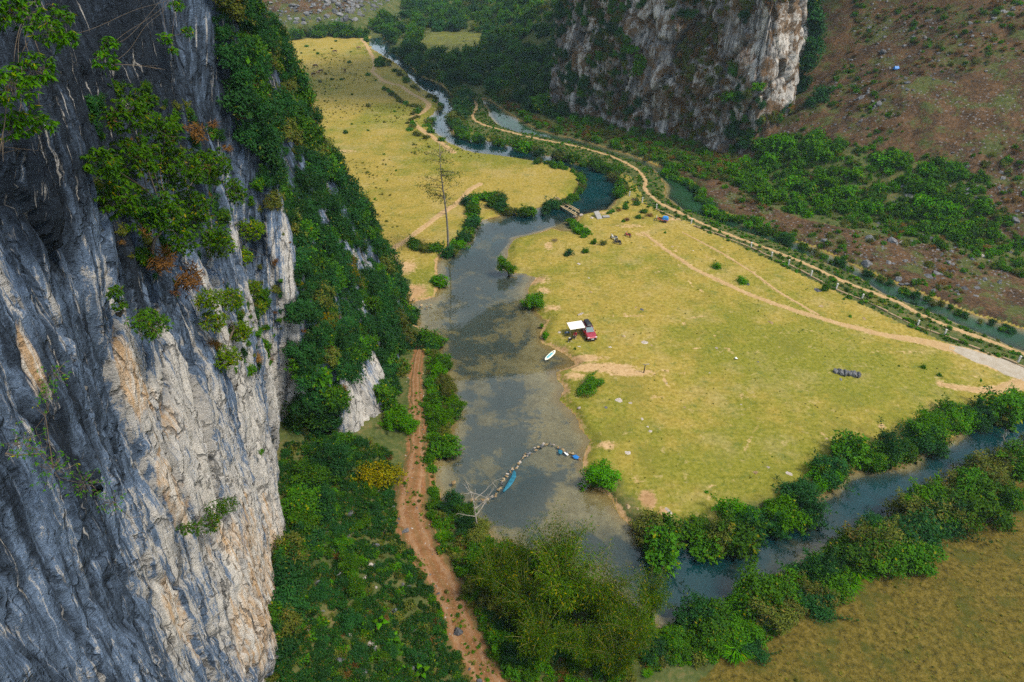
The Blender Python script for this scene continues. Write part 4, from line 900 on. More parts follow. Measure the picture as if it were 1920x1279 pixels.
# ground cover at the foot of the near cliff
FC = [(480, 1000), (540, 830), (640, 810), (735, 850), (735, 900), (745, 960), (765, 1010), (815, 1120), (870, 1230), (900, 1300), (860, 1450), (480, 1450), (500, 1250), (560, 1100)]
P = pick_ground(2600, (-38, 0, 14, 82), FC, lambda X, Y, a, b: off_paths(X, Y, m=0.1))
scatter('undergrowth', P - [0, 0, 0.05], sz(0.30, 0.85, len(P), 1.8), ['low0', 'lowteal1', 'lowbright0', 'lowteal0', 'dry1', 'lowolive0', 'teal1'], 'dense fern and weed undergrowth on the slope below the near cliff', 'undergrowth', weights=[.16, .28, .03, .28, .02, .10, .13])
P = pick_ground(240, (-34, 0, 18, 90), [(560, 880), (735, 900), (830, 1120), (920, 1300), (860, 1450), (480, 1450), (520, 1200)], None)
scatter('rubble', P, sz(0.15, 0.6, len(P), 2), ['rock0', 'rock1', 'pale1', 'rock3'], 'grey stones half buried in the undergrowth', 'rubble', rot=np.c_[U(-.5, .5, len(P)), U(-.5, .5, len(P)), U(0, 6.28, len(P))])
P = pick_ground(420, (-25, 0, 18, 90), [(760, 700), (800, 700), (810, 900), (800, 960), (840, 1080), (900, 1200), (960, 1320), (890, 1320), (800, 1100), (735, 960), (760, 850)], None)
scatter('road_stones', P, sz(0.04, 0.16, len(P), 2), ['tan0', 'tan1', 'pale0', 'rock1'], 'loose stones along the red earth track', 'stones', rot=np.c_[U(-.5, .5, len(P)), U(-.5, .5, len(P)), U(0, 6.28, len(P))])
P = pick_ground(260, (-25, 0, 18, 90), [(770, 700), (790, 700), (800, 900), (790, 960), (840, 1080), (900, 1200), (960, 1320), (890, 1320), (800, 1100), (750, 960), (765, 850)], lambda X, Y, a, b: (vn(X * .5, Y * .3, 44) > .5))
scatter('track_weeds', P, sz(.10, .34, len(P)), ['low0', 'lowbright0', 'tuft0', 'tuft1', 'lowolive0'], 'small weeds growing on the red earth track', 'weeds')
# strip between red track and pool, and below the bamboo
ST = [(800, 640), (835, 660), (845, 700), (865, 800), (830, 850), (828, 900), (840, 940), (900, 985), (1000, 1030), (1130, 1100), (1240, 1175), (1420, 1120), (1530, 1040), (1540, 1100), (1440, 1200), (1300, 1250), (1060, 1300), (930, 1290), (870, 1150), (825, 1050), (800, 960), (800, 860), (800, 760)]
P = pick_ground(1100, (-20, 40, 22, 105), ST, lambda X, Y, a, b: off_paths(X, Y, m=0.4))
scatter('bank_undergrowth', P - [0, 0, 0.05], sz(0.35, 1.0, len(P), 1.6), ['low0', 'low1', 'lowolive0', 'lowbright1', 'bush2', 'reed0', 'tuft0', 'dry1'], 'tangled undergrowth between the red track and the river', 'undergrowth', weights=[.24, .22, .14, .1, .1, .06, .07, .07])

# vegetation hanging on the rock walls
def pick_wall(Cw, n, poly, nz=-2.0, hole=None, thr=None):
    k = inside(Cw['px'], Cw['py'], np.array(poly, float)) & (Cw['N'][..., 1] * -1 + Cw['N'][..., 0] > -0.9)
    if hole is not None: k &= ~inside(Cw['px'], Cw['py'], np.array(hole, float))
    if thr is not None: k &= thr(Cw)
    I = np.argwhere(k)
    if len(I) == 0: return np.zeros((0, 3)), np.zeros((0, 3))
    # spread evenly over the face, not by mesh density
    I = I[rng.choice(len(I), min(n, len(I)), replace=False)]
    return Cw['V'][I[:, 0], I[:, 1]], Cw['N'][I[:, 0], I[:, 1]]
def wall_rot(Nn):
    """lean each clump halfway from upright to the face normal"""
    up = unit(Nn * 0.75 + np.array([0, 0, 0.8])); rx = np.arccos(up[:, 2].clip(-1, 1)); rz = np.arctan2(up[:, 0], -up[:, 1])
    return np.c_[rx, np.zeros(len(rx)), rz]
VB = [(375, -60), (420, -60), (540, -60), (560, 140), (600, 250), (660, 370), (740, 480), (785, 610), (770, 700), (740, 830), (700, 900), (640, 930), (560, 900), (555, 640), (560, 480), (470, 300), (425, 130)]
ROCKHOLE = [(655, 690), (690, 668), (722, 690), (705, 790), (695, 862), (655, 858), (635, 800)]
GAPS = lambda Cw: fbm(Cw['V'][..., 1] * 0.16, Cw['V'][..., 2] * 0.12, 3, 88) > -0.38
past = lambda Cw: GAPS(Cw) & (Cw['V'][..., 1] > 62.5)
P, Nn = pick_wall(LC, 2000, VB, hole=ROCKHOLE, thr=past)
scatter('cliff_vegetation', P - Nn * 0.35, sz(0.55, 2.3, len(P), 2.2), ['teal0', 'over0', 'over1', 'bush0', 'bush1', 'olive0', 'yellow0', 'low0'], 'thick green shrubs and creepers cloaking the shoulder of the near cliff', 'vegetation', rot=wall_rot(Nn), weights=[.2, .22, .22, .12, .09, .08, .01, .06])
P, Nn = pick_wall(LC, 110, VB, hole=ROCKHOLE, thr=lambda Cw: (Cw['V'][..., 1] > 64))
scatter('cliff_dry_grass', P - Nn * 0.2, sz(0.4, 1.0, len(P)), ['drytuft0', 'drytuft1', 'dry0'], 'brown dry grass tufts among the shrubs on the near cliff', 'dry grass', rot=wall_rot(Nn))
FACE = [(150, 190), (260, 150), (420, 240), (500, 330), (580, 400), (570, 520), (540, 600), (500, 700), (400, 700), (330, 560), (230, 470), (170, 330)]
P, Nn = pick_wall(LC, 420, FACE, thr=lambda Cw: (fbm(Cw['V'][..., 1] * 0.22, Cw['V'][..., 2] * 0.16, 3, 188) > -0.02))
scatter('cliff_creepers', P - Nn * 0.15, sz(0.25, 0.85, len(P), 1.5), ['teal1', 'bush2', 'olive1', 'dry0', 'drytuft1', 'low0'], 'tangled creepers and dry stalks on the face of the near cliff', 'creepers', rot=wall_rot(Nn), weights=[.25, .25, .18, .1, .07, .15])
# far cliff: dry creepers and shrubs in the clefts
RV = [(1040, -60), (1620, -60), (1590, 60), (1540, 180), (1440, 235), (1380, 285), (1300, 270), (1060, 190), (1035, 100)]
cl = lambda Cw: (Cw['N'][..., 2] > 0.12) & (fbm(Cw['V'][..., 0] * 0.10, Cw['V'][..., 2] * 0.07, 3, 98) > -0.05)
P, Nn = pick_wall(RC, 1000, RV, thr=cl, hole=[(1440, 10), (1540, -10), (1510, 180), (1440, 215), (1410, 150)])
scatter('far_cliff_creepers', P - Nn * 0.3, sz(0.5, 1.7, len(P), 1.6), ['dry0', 'dry1', 'olive0', 'olive1', 'drytuft0', 'lowolive0'], 'brown and olive creepers hanging over the far cliff', 'creepers', rot=wall_rot(Nn), weights=[.26, .24, .17, .13, .1, .1])
P, Nn = pick_wall(RC, 480, RV, thr=lambda Cw: (fbm(Cw['V'][..., 0] * 0.06, Cw['V'][..., 2] * 0.05, 3, 95) > 0.12), hole=[(1420, 10), (1540, -10), (1510, 180), (1440, 215), (1380, 110)])
scatter('far_cliff_shrubs', P - Nn * 0.3, sz(0.6, 1.9, len(P), 1.6), ['teal0', 'bush1', 'teal2', 'olive1'], 'green shrubs rooted in the clefts of the far cliff', 'shrubs', rot=wall_rot(Nn))

# ------------------------------------------------------------------ single plants
ORD = 'first second third fourth fifth sixth seventh eighth ninth tenth eleventh twelfth thirteenth fourteenth fifteenth sixteenth seventeenth eighteenth nineteenth twentieth'.split() + \
      ['twenty-' + w for w in 'first second third fourth fifth sixth seventh eighth ninth'.split()] + ['thirtieth'] + ['thirty-' + w for w in 'first second third fourth fifth sixth seventh eighth ninth'.split()] + ['fortieth'] + ['forty-' + w for w in 'first second third fourth fifth sixth seventh eighth ninth'.split()] + ['fiftieth'] + ['fifty-' + w for w in 'first second third fourth fifth sixth seventh eighth ninth'.split()] + ['sixtieth']
def plant(key, loc, s, label, cat='shrub', group=None, name='shrub', stem=True, rot=None, sc=None):
    p = PROTO[key]; rz = rng.uniform(0, 6.28) if rot is None else rot
    scl = np.array([s, s, s]) * (rng.uniform(0.85, 1.15, 3) if sc is None else np.array(sc))
    rr = (0, 0, rz) if np.isscalar(rz) else rz
    if stem and 'stem' in p:
        e = link(name, None, loc=loc, rot=rr, scale=scl); e.empty_display_size = 0.3
        link('foliage', p['crown'], e); link('stem', p['stem'], e)
    else:
        e = link(name, p['crown'], loc=loc, rot=rr, scale=scl)
    return tag(e, label, cat, group)
def on_ground(px, py, z0=0.0):
    """where the line of sight through a spot of the photograph meets the land"""
    d = ray(px, py); t = np.linspace(30, 700, 2700); X, Y, Z = d[0] * t, d[1] * t, CAM_H + d[2] * t
    h = np.maximum(H(X, Y), -0.3); k = np.argmax(Z < h) if (Z < h).any() else len(t) - 1
    return np.array([X[k], Y[k], h[k]])
def row(pix, spacing, rr, keys, label, group, name='shrub', cat='shrub', jit=0.6, stem=True, sink=0.15, zmin=-0.55, ordinal=True):
    P = smooth_line(GP(pix), 0.3); L = np.r_[0, np.cumsum(np.linalg.norm(np.diff(P, axis=0), axis=1))]
    s, k, o = 0.0, 0, []
    while s < L[-1]:
        r = rng.uniform(*rr); x, y = np.interp(s, L, P[:, 0]) + rng.normal() * jit, np.interp(s, L, P[:, 1]) + rng.normal() * jit
        z = max(H1(x, y), zmin) - sink * r
        lb = label.replace('#', ORD[min(k, len(ORD) - 1)]) if ordinal else label
        o.append(plant(keys[rng.integers(len(keys))], (x, y, z), r, lb, cat, group, name, stem)); k += 1
        s += spacing * r * rng.uniform(0.7, 1.3)
    return o
row([(850, 222), (872, 256), (930, 265), (1000, 283), (1080, 303), (1130, 315), (1162, 340), (1166, 366)], 1.45, (1.5, 2.4), ['bush0', 'bush1', 'bush2', 'olive0', 'teal1', 'bright2'], '# shrub from the far end along the embankment side of the upper river', 'shrubs along the embankment by the upper river')
row([(742, 96), (768, 112), (806, 140), (842, 156), (866, 186), (862, 214), (852, 236)], 1.1, (2.4, 3.8), ['teal0', 'teal1', 'tree0', 'bush0', 'olive1', 'teal2'], '# tree from the far end along the wooded bank of the upper river', 'trees on the wooded bank of the upper river', 'tree', 'tree')
row([(716, 110), (742, 132), (760, 152), (790, 176), (814, 186), (822, 210), (800, 232), (818, 256), (846, 276)], 2.6, (0.8, 1.8), ['olive0', 'olive1', 'bush0', 'low0', 'twig0'], '# bush from the far end along the meadow side of the upper river', 'bushes on the meadow side of the upper river', 'bush')
row([(720, 168), (740, 180), (760, 196), (785, 205), (770, 240), (800, 262)], 1.5, (0.7, 1.6), ['olive0', 'lowolive0', 'low0', 'olive1', 'bright0'], '# bush from the far end in the rough patch beside the winding path', 'bushes beside the winding path', 'bush')
row([(1010, 306), (1066, 318), (1094, 332), (1090, 354), (1068, 374)], 1.2, (0.8, 1.5), ['bright0', 'bush1', 'olive0', 'low0'], '# bush round the meadow point at the deep river bend', 'bushes round the meadow point', 'bush')
row([(1052, 380), (1020, 392), (985, 397), (950, 396), (925, 384), (945, 370), (910, 372), (880, 384), (892, 408), (884, 425), (872, 446), (850, 462), (838, 474), (815, 470), (790, 468), (772, 458)], 1.0, (1.1, 2.0), ['bush0', 'bush2', 'teal0', 'bright1', 'olive1', 'teal3'], '# shrub from the footbridge along the far bank of the pool', 'shrubs along the far bank of the pool')
row([(1205, 1000), (1245, 1006), (1292, 1004), (1340, 1008), (1380, 1012), (1418, 966), (1455, 952), (1502, 938), (1535, 910), (1562, 886), (1582, 862), (1640, 868), (1688, 846), (1724, 834), (1748, 812), (1786, 790), (1836, 776), (1890, 768), (1960, 752)], 0.62, (1.4, 3.2), ['fine0', 'fine1', 'fineteal0', 'fineteal1', 'finebright0', 'bush2', 'fineolive0'], '# shrub from the pool along the meadow bank of the lower river', 'shrubs along the meadow bank of the lower river', 'riverside_shrub', jit=0.9)
row([(1310, 1202), (1370, 1186), (1440, 1158), (1493, 1120), (1548, 1094), (1602, 1064), (1645, 1036), (1695, 1010), (1743, 978), (1783, 948), (1825, 912), (1870, 886), (1920, 874), (1980, 856)], 0.44, (1.8, 3.9), ['fine0', 'fine1', 'fineteal0', 'fineteal1', 'finebright1', 'fineolive0', 'fineolive1'], '# shrub from the bamboo along the field bank of the lower river', 'shrubs along the field bank of the lower river', 'riverside_shrub', jit=1.3)
row([(1355, 1215), (1430, 1180), (1500, 1140), (1585, 1085), (1680, 1020), (1760, 970)], 1.0, (1.2, 1.9), ['reed0', 'reed1', 'fineteal0', 'finebright0'], '# clump in the outer row of reeds facing the brown field', 'reed clumps facing the brown field', 'reed_clump', 'reeds', jit=0.7)
row([(1246, 318), (1272, 334), (1306, 352), (1330, 380), (1346, 400), (1384, 412), (1418, 424), (1470, 446), (1500, 458)], 1.1, (1.1, 1.9), ['bush0', 'bright1', 'bush3', 'teal1', 'bright3'], '# shrub along the hill side of the canal, counted from the far pond', 'shrubs on the hill side of the canal')
row([(1505, 462), (1560, 484), (1640, 516), (1700, 542), (1800, 582), (1920, 622)], 1.5, (0.6, 1.15), ['bush0', 'low1', 'olive0', 'teal1', 'lowolive1'], '# low bush along the bare hill side of the canal', 'low bushes on the bare side of the canal', 'bush')
row([(802, 632), (818, 664), (828, 700), (836, 742), (846, 790), (836, 820), (822, 846)], 0.72, (1.1, 1.9), ['fine0', 'fineolive0', 'finebright1', 'bush2', 'fineteal0'], '# shrub between the red track and the pool', 'shrubs between the red track and the pool')
row([(845, 935), (870, 975), (905, 1010), (880, 1050), (935, 1060), (900, 1110), (960, 1150), (930, 1200), (1010, 1230), (1110, 1225), (1200, 1230), (1270, 1215)], 0.72, (1.2, 2.1), ['fine0', 'fineteal1', 'fineolive1', 'fineteal0', 'fine1'], '# shrub in the tangle around the bamboo', 'shrubs around the bamboo')
row([(1130, 405), (1165, 392), (1185, 382), (1200, 392), (1215, 404), (1180, 412), (1160, 420)], 2.0, (0.5, 1.0), ['bush0', 'bright1', 'low0', 'dry0', 'brush0'], '# small bush near the concrete slabs and the embankment', 'small bushes near the slabs', 'bush')
row([(1072, 412), (1080, 422), (1090, 436), (1095, 446)], 0.9, (0.8, 1.2), ['bright0', 'bright2'], '# bright green bush from the footbridge beside the brown inlet', 'bright bushes by the inlet', 'bush')

row([(640, 870), (610, 920), (590, 980), (575, 1050), (560, 1120), (548, 1200), (535, 1290)], 0.55, (2.2, 3.3), ['fineteal0', 'fineteal1', 'fine0', 'fineolive0'], '# shrub climbing the foot of the near cliff, counted from the spur', 'shrubs along the foot of the near cliff')
row([(690, 930), (680, 1000), (640, 1040), (660, 1110), (620, 1150), (700, 1150), (640, 1230), (740, 1260)], 1.7, (.9, 1.6), ['fine0', 'fineteal1', 'bush1', 'fineteal0'], '# low shrub scattered in the undergrowth below the near cliff', 'low shrubs in the cliff undergrowth', 'bush')
def single(px, py, key, s, label, name='shrub', cat='shrub', sc=None, sink=0.12, z=None, **k):
    p = on_ground(px, py) if z is None else G(px, py, z); p[2] -= sink * s
    return plant(key, p, s, label, cat, None, name, sc=sc, **k)
single(1003, 572, 'finebright0', 2.35, 'rounded bright green shrub at the pool edge, uphill of the red car', sc=(1, 1, .85))
single(1108, 730, 'fine1', 2.2, 'spreading dark green bush on the bare earth below the paddleboard', sc=(1.35, .8, .75))
single(1128, 905, 'finebright1', 2.5, 'large green shrub where the stone weir meets the meadow', sc=(1.05, 1, .95))
single(824, 532, 'bright1', 1.7, 'green shrub on the small grassy spit beside the pool', sc=(.8, 1.3, .9))
single(1345, 503, 'cone0', 1.25, 'small pyramid shaped green bush beside the meadow track', sc=(1, 1, 1.0))
single(1390, 530, 'cone1', 1.5, 'pyramid shaped green bush with a grey rock at its foot', sc=(1, 1, .95))
single(1545, 545, 'cone0', 1.35, 'tall narrow green bush against the low wall with a grey rock', sc=(.75, .75, 1.7))
single(1066, 480, 'teal1', 1.05, 'dark green bush on the pool headland, west of the motorbikes', sc=(1, 1, 1.25))
single(1097, 474, 'bush1', 0.85, 'small green bush between the headland bush and the motorbikes')
single(1113, 458, 'bright3', 0.8, 'upright green bush beside the olive bush next to the motorbikes', sc=(.8, .8, 1.3))
single(1131, 460, 'olive0', 0.95, 'olive green bush right beside the parked motorbikes')
single(713, 124, 'bright2', 3.0, 'round bright green tree where the winding path bends in the far meadow', 'tree', 'tree')
single(745, 800, 'finebright0', 2.5, 'bright green shrub tree leaning over the red track', 'tree', 'tree', sc=(.9, .9, 1.1))
single(768, 806, 'finebright1', 1.6, 'bright green shrub reaching over the red track edge')
single(728, 905, 'yellow0', 2.4, 'yellowing autumn coloured shrub at the foot of the cliff by the red track', sc=(1, 1, 1.05))
single(690, 905, 'yellow1', 1.9, 'smaller yellowing shrub tucked behind the autumn coloured one')
single(800, 470, 'olive1', 1.5, 'straggly olive bush beside the path below the tall thin tree')
single(1040, 452, 'brush0', 1.3, 'heap of brown cut brushwood on the pool headland', 'brushwood_heap', 'brushwood', sc=(1.2, 1, .45))
single(1190, 376, 'brush0', 1.6, 'brown dead bush on the embankment above the slabs', 'dead_bush', 'dead bush', sc=(1.1, 1, .6))
single(1615, 1030, 'twig0', 3.4, 'large leafless pale shrub arching over the lower river', 'bare_shrub', 'bare shrub', z=-0.3)
single(1792, 905, 'twig1', 2.4, 'leafless pale shrub on the lower river, middle of three', 'bare_shrub', 'bare shrub', z=-0.3)
single(1890, 842, 'twig0', 2.4, 'leafless white shrub beside the dark water near the frame edge', 'bare_shrub', 'bare shrub', z=-0.3)
single(1440, 1120, 'twig1', 1.9, 'small leafless shrub at the water edge below the brown field', 'bare_shrub', 'bare shrub', z=-0.3)
# small weeds standing alone in the meadow
for px, py, s, lb in [(1582, 562, .42, 'small green weed nearest the low wall in the upper meadow'), (1593, 595, .45, 'small green weed beside the main meadow track'), (1247, 437, .5, 'small weed below the blue covered cargo tricycle'), (1760, 705, .6, 'low dark weed patch between gravel track and turnout'), (1730, 690, .7, 'wider low weed patch beside the gravel track'), (1078, 655, .35, 'small tuft at the water edge by the paddleboard'), (1022, 632, .8, 'green tuft overhanging the pool beside the camp'), (1015, 612, .6, 'smaller green tuft on the bank beside the camp'), (1325, 925, .4, 'green weed on the lower meadow, alone above the river shrubs')]:
    single(px, py, 'lowbright0' if s < .75 else 'bright0', s, lb, 'weed', 'weed', stem=False)
# thicket on the hillside
TH = [(1372, 330), (1430, 268), (1510, 248), (1600, 275), (1700, 310), (1790, 305), (1850, 330), (1845, 420), (1880, 450), (1800, 460), (1700, 440), (1600, 425), (1480, 395), (1400, 362)]
P = pick_ground(105, (45, 130, 110, 200), TH, None)
for p in P:
    plant(['bright0', 'bright1', 'bright2', 'bright3', 'bush0', 'bush1', 'bush3'][rng.integers(7)], p - [0, 0, .35], rng.uniform(1.6, 2.8), 'leafy bright green shrub in the thicket on the brown hillside', 'shrub', 'shrubs of the hillside thicket', 'thicket_shrub', stem=False)
P = pick_ground(22, (60, 160, 95, 190), [(1700, 330), (1920, 420), (1920, 520), (1780, 470), (1840, 380)], None)
for p in P:
    plant(['bush0', 'bush1', 'bright3', 'olive0'][rng.integers(4)], p - [0, 0, .2], rng.uniform(.6, 1.4), 'scattered green shrub on the hillside beyond the thicket', 'shrub', 'scattered hillside shrubs', stem=False)
# small bushes dotting the far meadow
for i, (px, py) in enumerate([(548, 92), (565, 100), (596, 102), (590, 95), (622, 92), (657, 98), (655, 118), (610, 140), (622, 150), (640, 150), (690, 142), (600, 155), (560, 118), (630, 78), (575, 88), (690, 200), (648, 250), (630, 190), (690, 245), (720, 230), (660, 178), (740, 210), (720, 290)]):
    q = on_ground(px, py); plant(['bush0', 'low0', 'bright1', 'olive0'][i % 4], q - [0, 0, .1], rng.uniform(.4, 1.1), f'small bush dotting the far meadow, {ORD[i]} of a loose scatter', 'bush', 'small bushes of the far meadow', 'bush', stem=False)

# trees rooted in the far cliff
def wall_at(Cw, px, py):
    d = (Cw['px'] - px) ** 2 + (Cw['py'] - py) ** 2 + np.where(Cw['N'][..., 1] > 0.4, 1e6, 0); i = np.unravel_index(np.argmin(d), d.shape); return Cw['V'][i].copy(), Cw['N'][i]
for px, py, key, s, scl, lb in [(1200, 125, 'bright0', 3.0, (.8, .8, 1.5), 'bright green tree growing on the face of the far cliff'), (1182, 90, 'bright1', 1.9, (1, 1, 1), 'small bright tree just above the one on the far cliff face'), (1385, 175, 'bush0', 3.0, (1.3, 1, .8), 'spreading green tree on a ledge of the far cliff below the rusty rock'), (1420, 160, 'bright2', 2.0, (1, 1, .8), 'smaller green tree beside the spreading tree on the far cliff ledge'),
        (1375, 245, 'teal0', 2.6, (1, 1, 1.4), 'dark tree at the foot of the far cliff prow'), (1395, 265, 'teal2', 1.9, (1, 1, 1.1), 'dark shrub below the cliff prow'), (1090, 170, 'bright3', 2.2, (1, 1, 1.1), 'green tree at the left foot of the far cliff'), (1335, 150, 'olive0', 2.0, (1, 1, 1.2), 'olive shrub in a cleft of the far cliff'), (1297, 90, 'olive1', 1.7, (1, 1, 1), 'small olive shrub high on the far cliff')]:
    p, n = wall_at(RC, px, py); plant(key, p + n * 0.6 - [0, 0, s * .7], s, lb, 'tree', None, 'tree', sc=scl)
for i, (px, py, s) in enumerate([(1520, 195, 2.4), (1548, 180, 3.4), (1532, 150, 3.4), (1556, 120, 4.2), (1580, 125, 3.6), (1545, 90, 4.0), (1568, 70, 4.4), (1595, 60, 3.8), (1550, 35, 4.2), (1585, 12, 4.4), (1540, 5, 4.0), (1615, 20, 3.0)]):
    p = on_ground(px, py); w, n = wall_at(RC, px, py)
    p = p if p[1] < w[1] else w
    plant(['teal0', 'teal1', 'teal2', 'teal3'][i % 4], p - [0, 0, s * .5], s, f'dark green tree in the gully right of the white rock, {ORD[i]} from below', 'tree', 'dark trees in the cliff gully', 'tree', stem=False)

for i, (px, py, s) in enumerate([(1530, 5, 3.0), (1500, 15, 2.6), (1522, 45, 2.8), (1515, 85, 2.6), (1526, 125, 2.8), (1505, 160, 2.4)]):
    p, n = wall_at(RC, px, py); plant(['teal0', 'over0', 'teal2', 'over1'][i % 4], p + n * .8 - [0, 0, s * .6], s, f'dark tree overhanging the right edge of the white far rock, {ORD[i]} from above', 'tree', 'dark trees on the far rock edge', 'tree', stem=False)
# ------------------------------------------------------------------ bamboo
def bamboo(seed, n=46, ht=9.0):
    g = np.random.default_rng(seed); mb = MB(); LV = [[], [], [], [], []]
    C_, D_, N_, T_ = [], [], [], []
    for i in range(n):
        a = g.uniform(0, 6.28); r0 = g.uniform(0, 0.7); h = ht * g.uniform(0.65, 1.1); out_ = np.array([math.cos(a), math.sin(a), 0]); k = g.uniform(0.10, 0.50)
        t = np.linspace(0, 1, 9)[:, None]; P = out_ * r0 + out_ * (k * h * t ** 2.4) + np.array([0, 0, 1]) * h * (t - 0.33 * k * t ** 3)
        mb.tube(P, np.linspace(0.045, 0.012, 9), 4, caps=False)
        m = 230; tt = g.uniform(0.22, 1.0, m) ** 0.85; B = np.c_[[np.interp(tt, t[:, 0], P[:, j]) for j in range(3)]].T
        sd = unit(g.normal(size=(m, 3)) + out_ * 0.3); B = B + sd * g.uniform(0.05, 1.25, (m, 1)) * (1.2 - tt[:, None] * 0.6)
        C_.append(B); D_.append(unit(sd + np.array([0, 0, -0.55]) + g.normal(size=(m, 3)) * .3)); N_.append(unit(g.normal(size=(m, 3)) * .6 + np.array([0, 0, 1]))); T_.append(np.clip(g.uniform(0, 1) * .5 + g.uniform(0, .5, m), 0, 1))
    C_, D_, N_, T_ = map(np.concatenate, (C_, D_, N_, T_)); s = g.uniform(.7, 1.3, len(C_))
    V, q, tt = leaves(C_, D_, N_, 0.36 * s, 0.06 * s, T_)
    return new_mesh('bamboo_foliage', V, q, None, {'tint': tt}, False, M['leaf_bamboo']), mb.mesh('bamboo_culms', M['culm'])
BAM = [bamboo(201), bamboo(202, 40, 8.0)]
for i, (px, py, s, lb) in enumerate([(1055, 1150, 1.1, 'tallest yellow green bamboo clump in the middle of the stand by the river'), (985, 1170, .9, 'bamboo clump beside the tallest one, toward the red track'), (1120, 1165, .9, 'bamboo clump beside the tallest one, toward the lower river'), (1010, 1235, .9, 'bamboo clump in the front row above the bottom edge'), (1180, 1215, .75, 'low yellow bamboo clump at the river end of the stand'), (1215, 1150, .7, 'small pale green bamboo leaning over the lower river'), (930, 1120, .8, 'sparse bamboo clump at the red track end of the stand'), (1095, 1250, .7, 'short bamboo clump at the bottom of the stand'), (1040, 1075, .85, 'bamboo clump at the pool side of the stand'), (960, 1080, .75, 'bamboo clump behind the sparse one toward the pool'), (1150, 1265, .75, 'bamboo clump at the bottom edge toward the brown field')]):
    p = on_ground(px, py); e = link('bamboo_clump', None, loc=p, rot=(0, 0, rng.uniform(0, 6.28)), scale=s); f, c = BAM[i % 2]
    link('foliage', f, e); link('culms', c, e)['kind'] = 'stuff'; tag(e, lb, 'bamboo', 'bamboo stand by the river')

# ------------------------------------------------------------------ tall thin tree by the pool
def tall_tree(px, py, ht=23.0):
    g = np.random.default_rng(301); b = on_ground(px, py); e = link('tall_tree', None, loc=b); mb = MB(); z = np.linspace(-0.3, ht, 14)
    T = np.c_[0.25 * np.sin(z * 0.25) - z * 0.012, 0.15 * np.cos(z * 0.2), z]; mb.tube(T, np.linspace(0.27, 0.05, 14), 8); mb.build('trunk', M['bark_grey'], e, True)
    C_, D_, N_, T_ = [], [], [], []
    for i in range(40):
        h = ht * g.uniform(0.36, 1.0); a = g.uniform(0, 6.28); ln = (2.0 + 3.2 * (1 - abs(h / ht - 0.72) * 2.0)) * g.uniform(.5, 1.1); ln = max(ln, .9)
        o = np.array([np.interp(h, z, T[:, 0]), np.interp(h, z, T[:, 1]), h]); d = np.array([math.cos(a), math.sin(a), 0.12]); m = o + d * ln * .55 + [0, 0, .15]; q = o + d * ln + [0, 0, -.1]
        br = MB().tube(np.array([o, m, q]), [.06, .035, .012], 4, caps=False); br.build('branch', M['bark'], e)
        if h < ht * .45: continue
        k = int(g.integers(26, 66) * (1.8 if h > ht * .85 else 1)); t = g.uniform(.35, 1.1, k)[:, None]
        B = o + d * ln * t + g.normal(size=(k, 3)) * [.5, .5, .25]; C_.append(B); D_.append(unit(d + g.normal(size=(k, 3)) * .7)); N_.append(unit(np.array([0, 0, 1]) + g.normal(size=(k, 3)) * .5)); T_.append(np.clip(.25 + .7 * (h / ht - .6) / .4 * .8 + g.uniform(-.25, .25, k), 0, 1))
    C_, D_, N_, T_ = map(np.concatenate, (C_, D_, N_, T_)); s = g.uniform(.7, 1.3, len(C_)); V, q, tt = leaves(C_, D_, N_, .34 * s, .17 * s, T_)
    link('crown', new_mesh('crown', V, q, None, {'tint': tt}, False, M['leaf_olive']), e)
    tag(e, 'tall slender sparse tree with a straight trunk beside the pool', 'tree')
tall_tree(840, 474)
# leafless tree at the near end of the weir
def dead_tree(px, py, ht=7.5):
    g = np.random.default_rng(311); e = link('dead_tree', None, loc=on_ground(px, py)); z = np.linspace(-.2, ht, 9); T = np.c_[.12 * np.sin(z), .1 * np.cos(z * 1.3), z]
    MB().tube(T, np.linspace(.13, .02, 9), 6).build('trunk', M['bark_pale'], e, True)
    for i in range(13):
        h = ht * g.uniform(.3, .95); a = g.uniform(0, 6.28); o = np.array([np.interp(h, z, T[:, 0]), np.interp(h, z, T[:, 1]), h]); d = unit(np.array([math.cos(a), math.sin(a), g.uniform(.15, .8)])); ln = g.uniform(1.2, 3.2); mb = MB()
        p1 = o + d * ln * .5 + g.normal(size=3) * .12; p2 = o + d * ln + [0, 0, .25]; mb.tube(np.array([o, p1, p2]), [.045, .03, .01], 4, caps=False)
        for _ in range(4):
            s0 = p1 + (p2 - p1) * g.uniform(0, .9); mb.tube(np.array([s0, s0 + unit(d + g.normal(size=3) * .6) * ln * .35]), [.018, .006], 3, caps=False)
        mb.build('branch', M['bark_pale'], e)
    tag(e, 'leafless pale tree standing at the near end of the stone weir', 'dead tree')
dead_tree(893, 1000)
# leaning tree over the pool
def pool_tree(px, py):
    b = on_ground(px, py); e = link('pool_tree', None, loc=b - [0, 0, .2]); g = np.random.default_rng(321)
    MB().tube(np.array([(0, 0, -.5), (-.3, 0, .5), (-.8, 0, 1.2), (-1.2, .1, 2.2)]), [.2, .17, .13, .07], 7).build('trunk', M['bark'], e, True)
    for k, (o, s) in enumerate([((-1.0, 0, 1.1), 1.5), ((-1.5, .3, 2.2), 1.1), ((.4, .1, .3), 1.3), ((-1.7, -.1, .8), .9)]):
        link('crown', PROTO[('finebright0', 'finebright1')[k % 2]]['crown'], e, loc=o, rot=(0, 0, k * 1.7), scale=s)
    tag(e, 'green tree leaning out over the middle of the pool', 'tree')
pool_tree(955, 512)

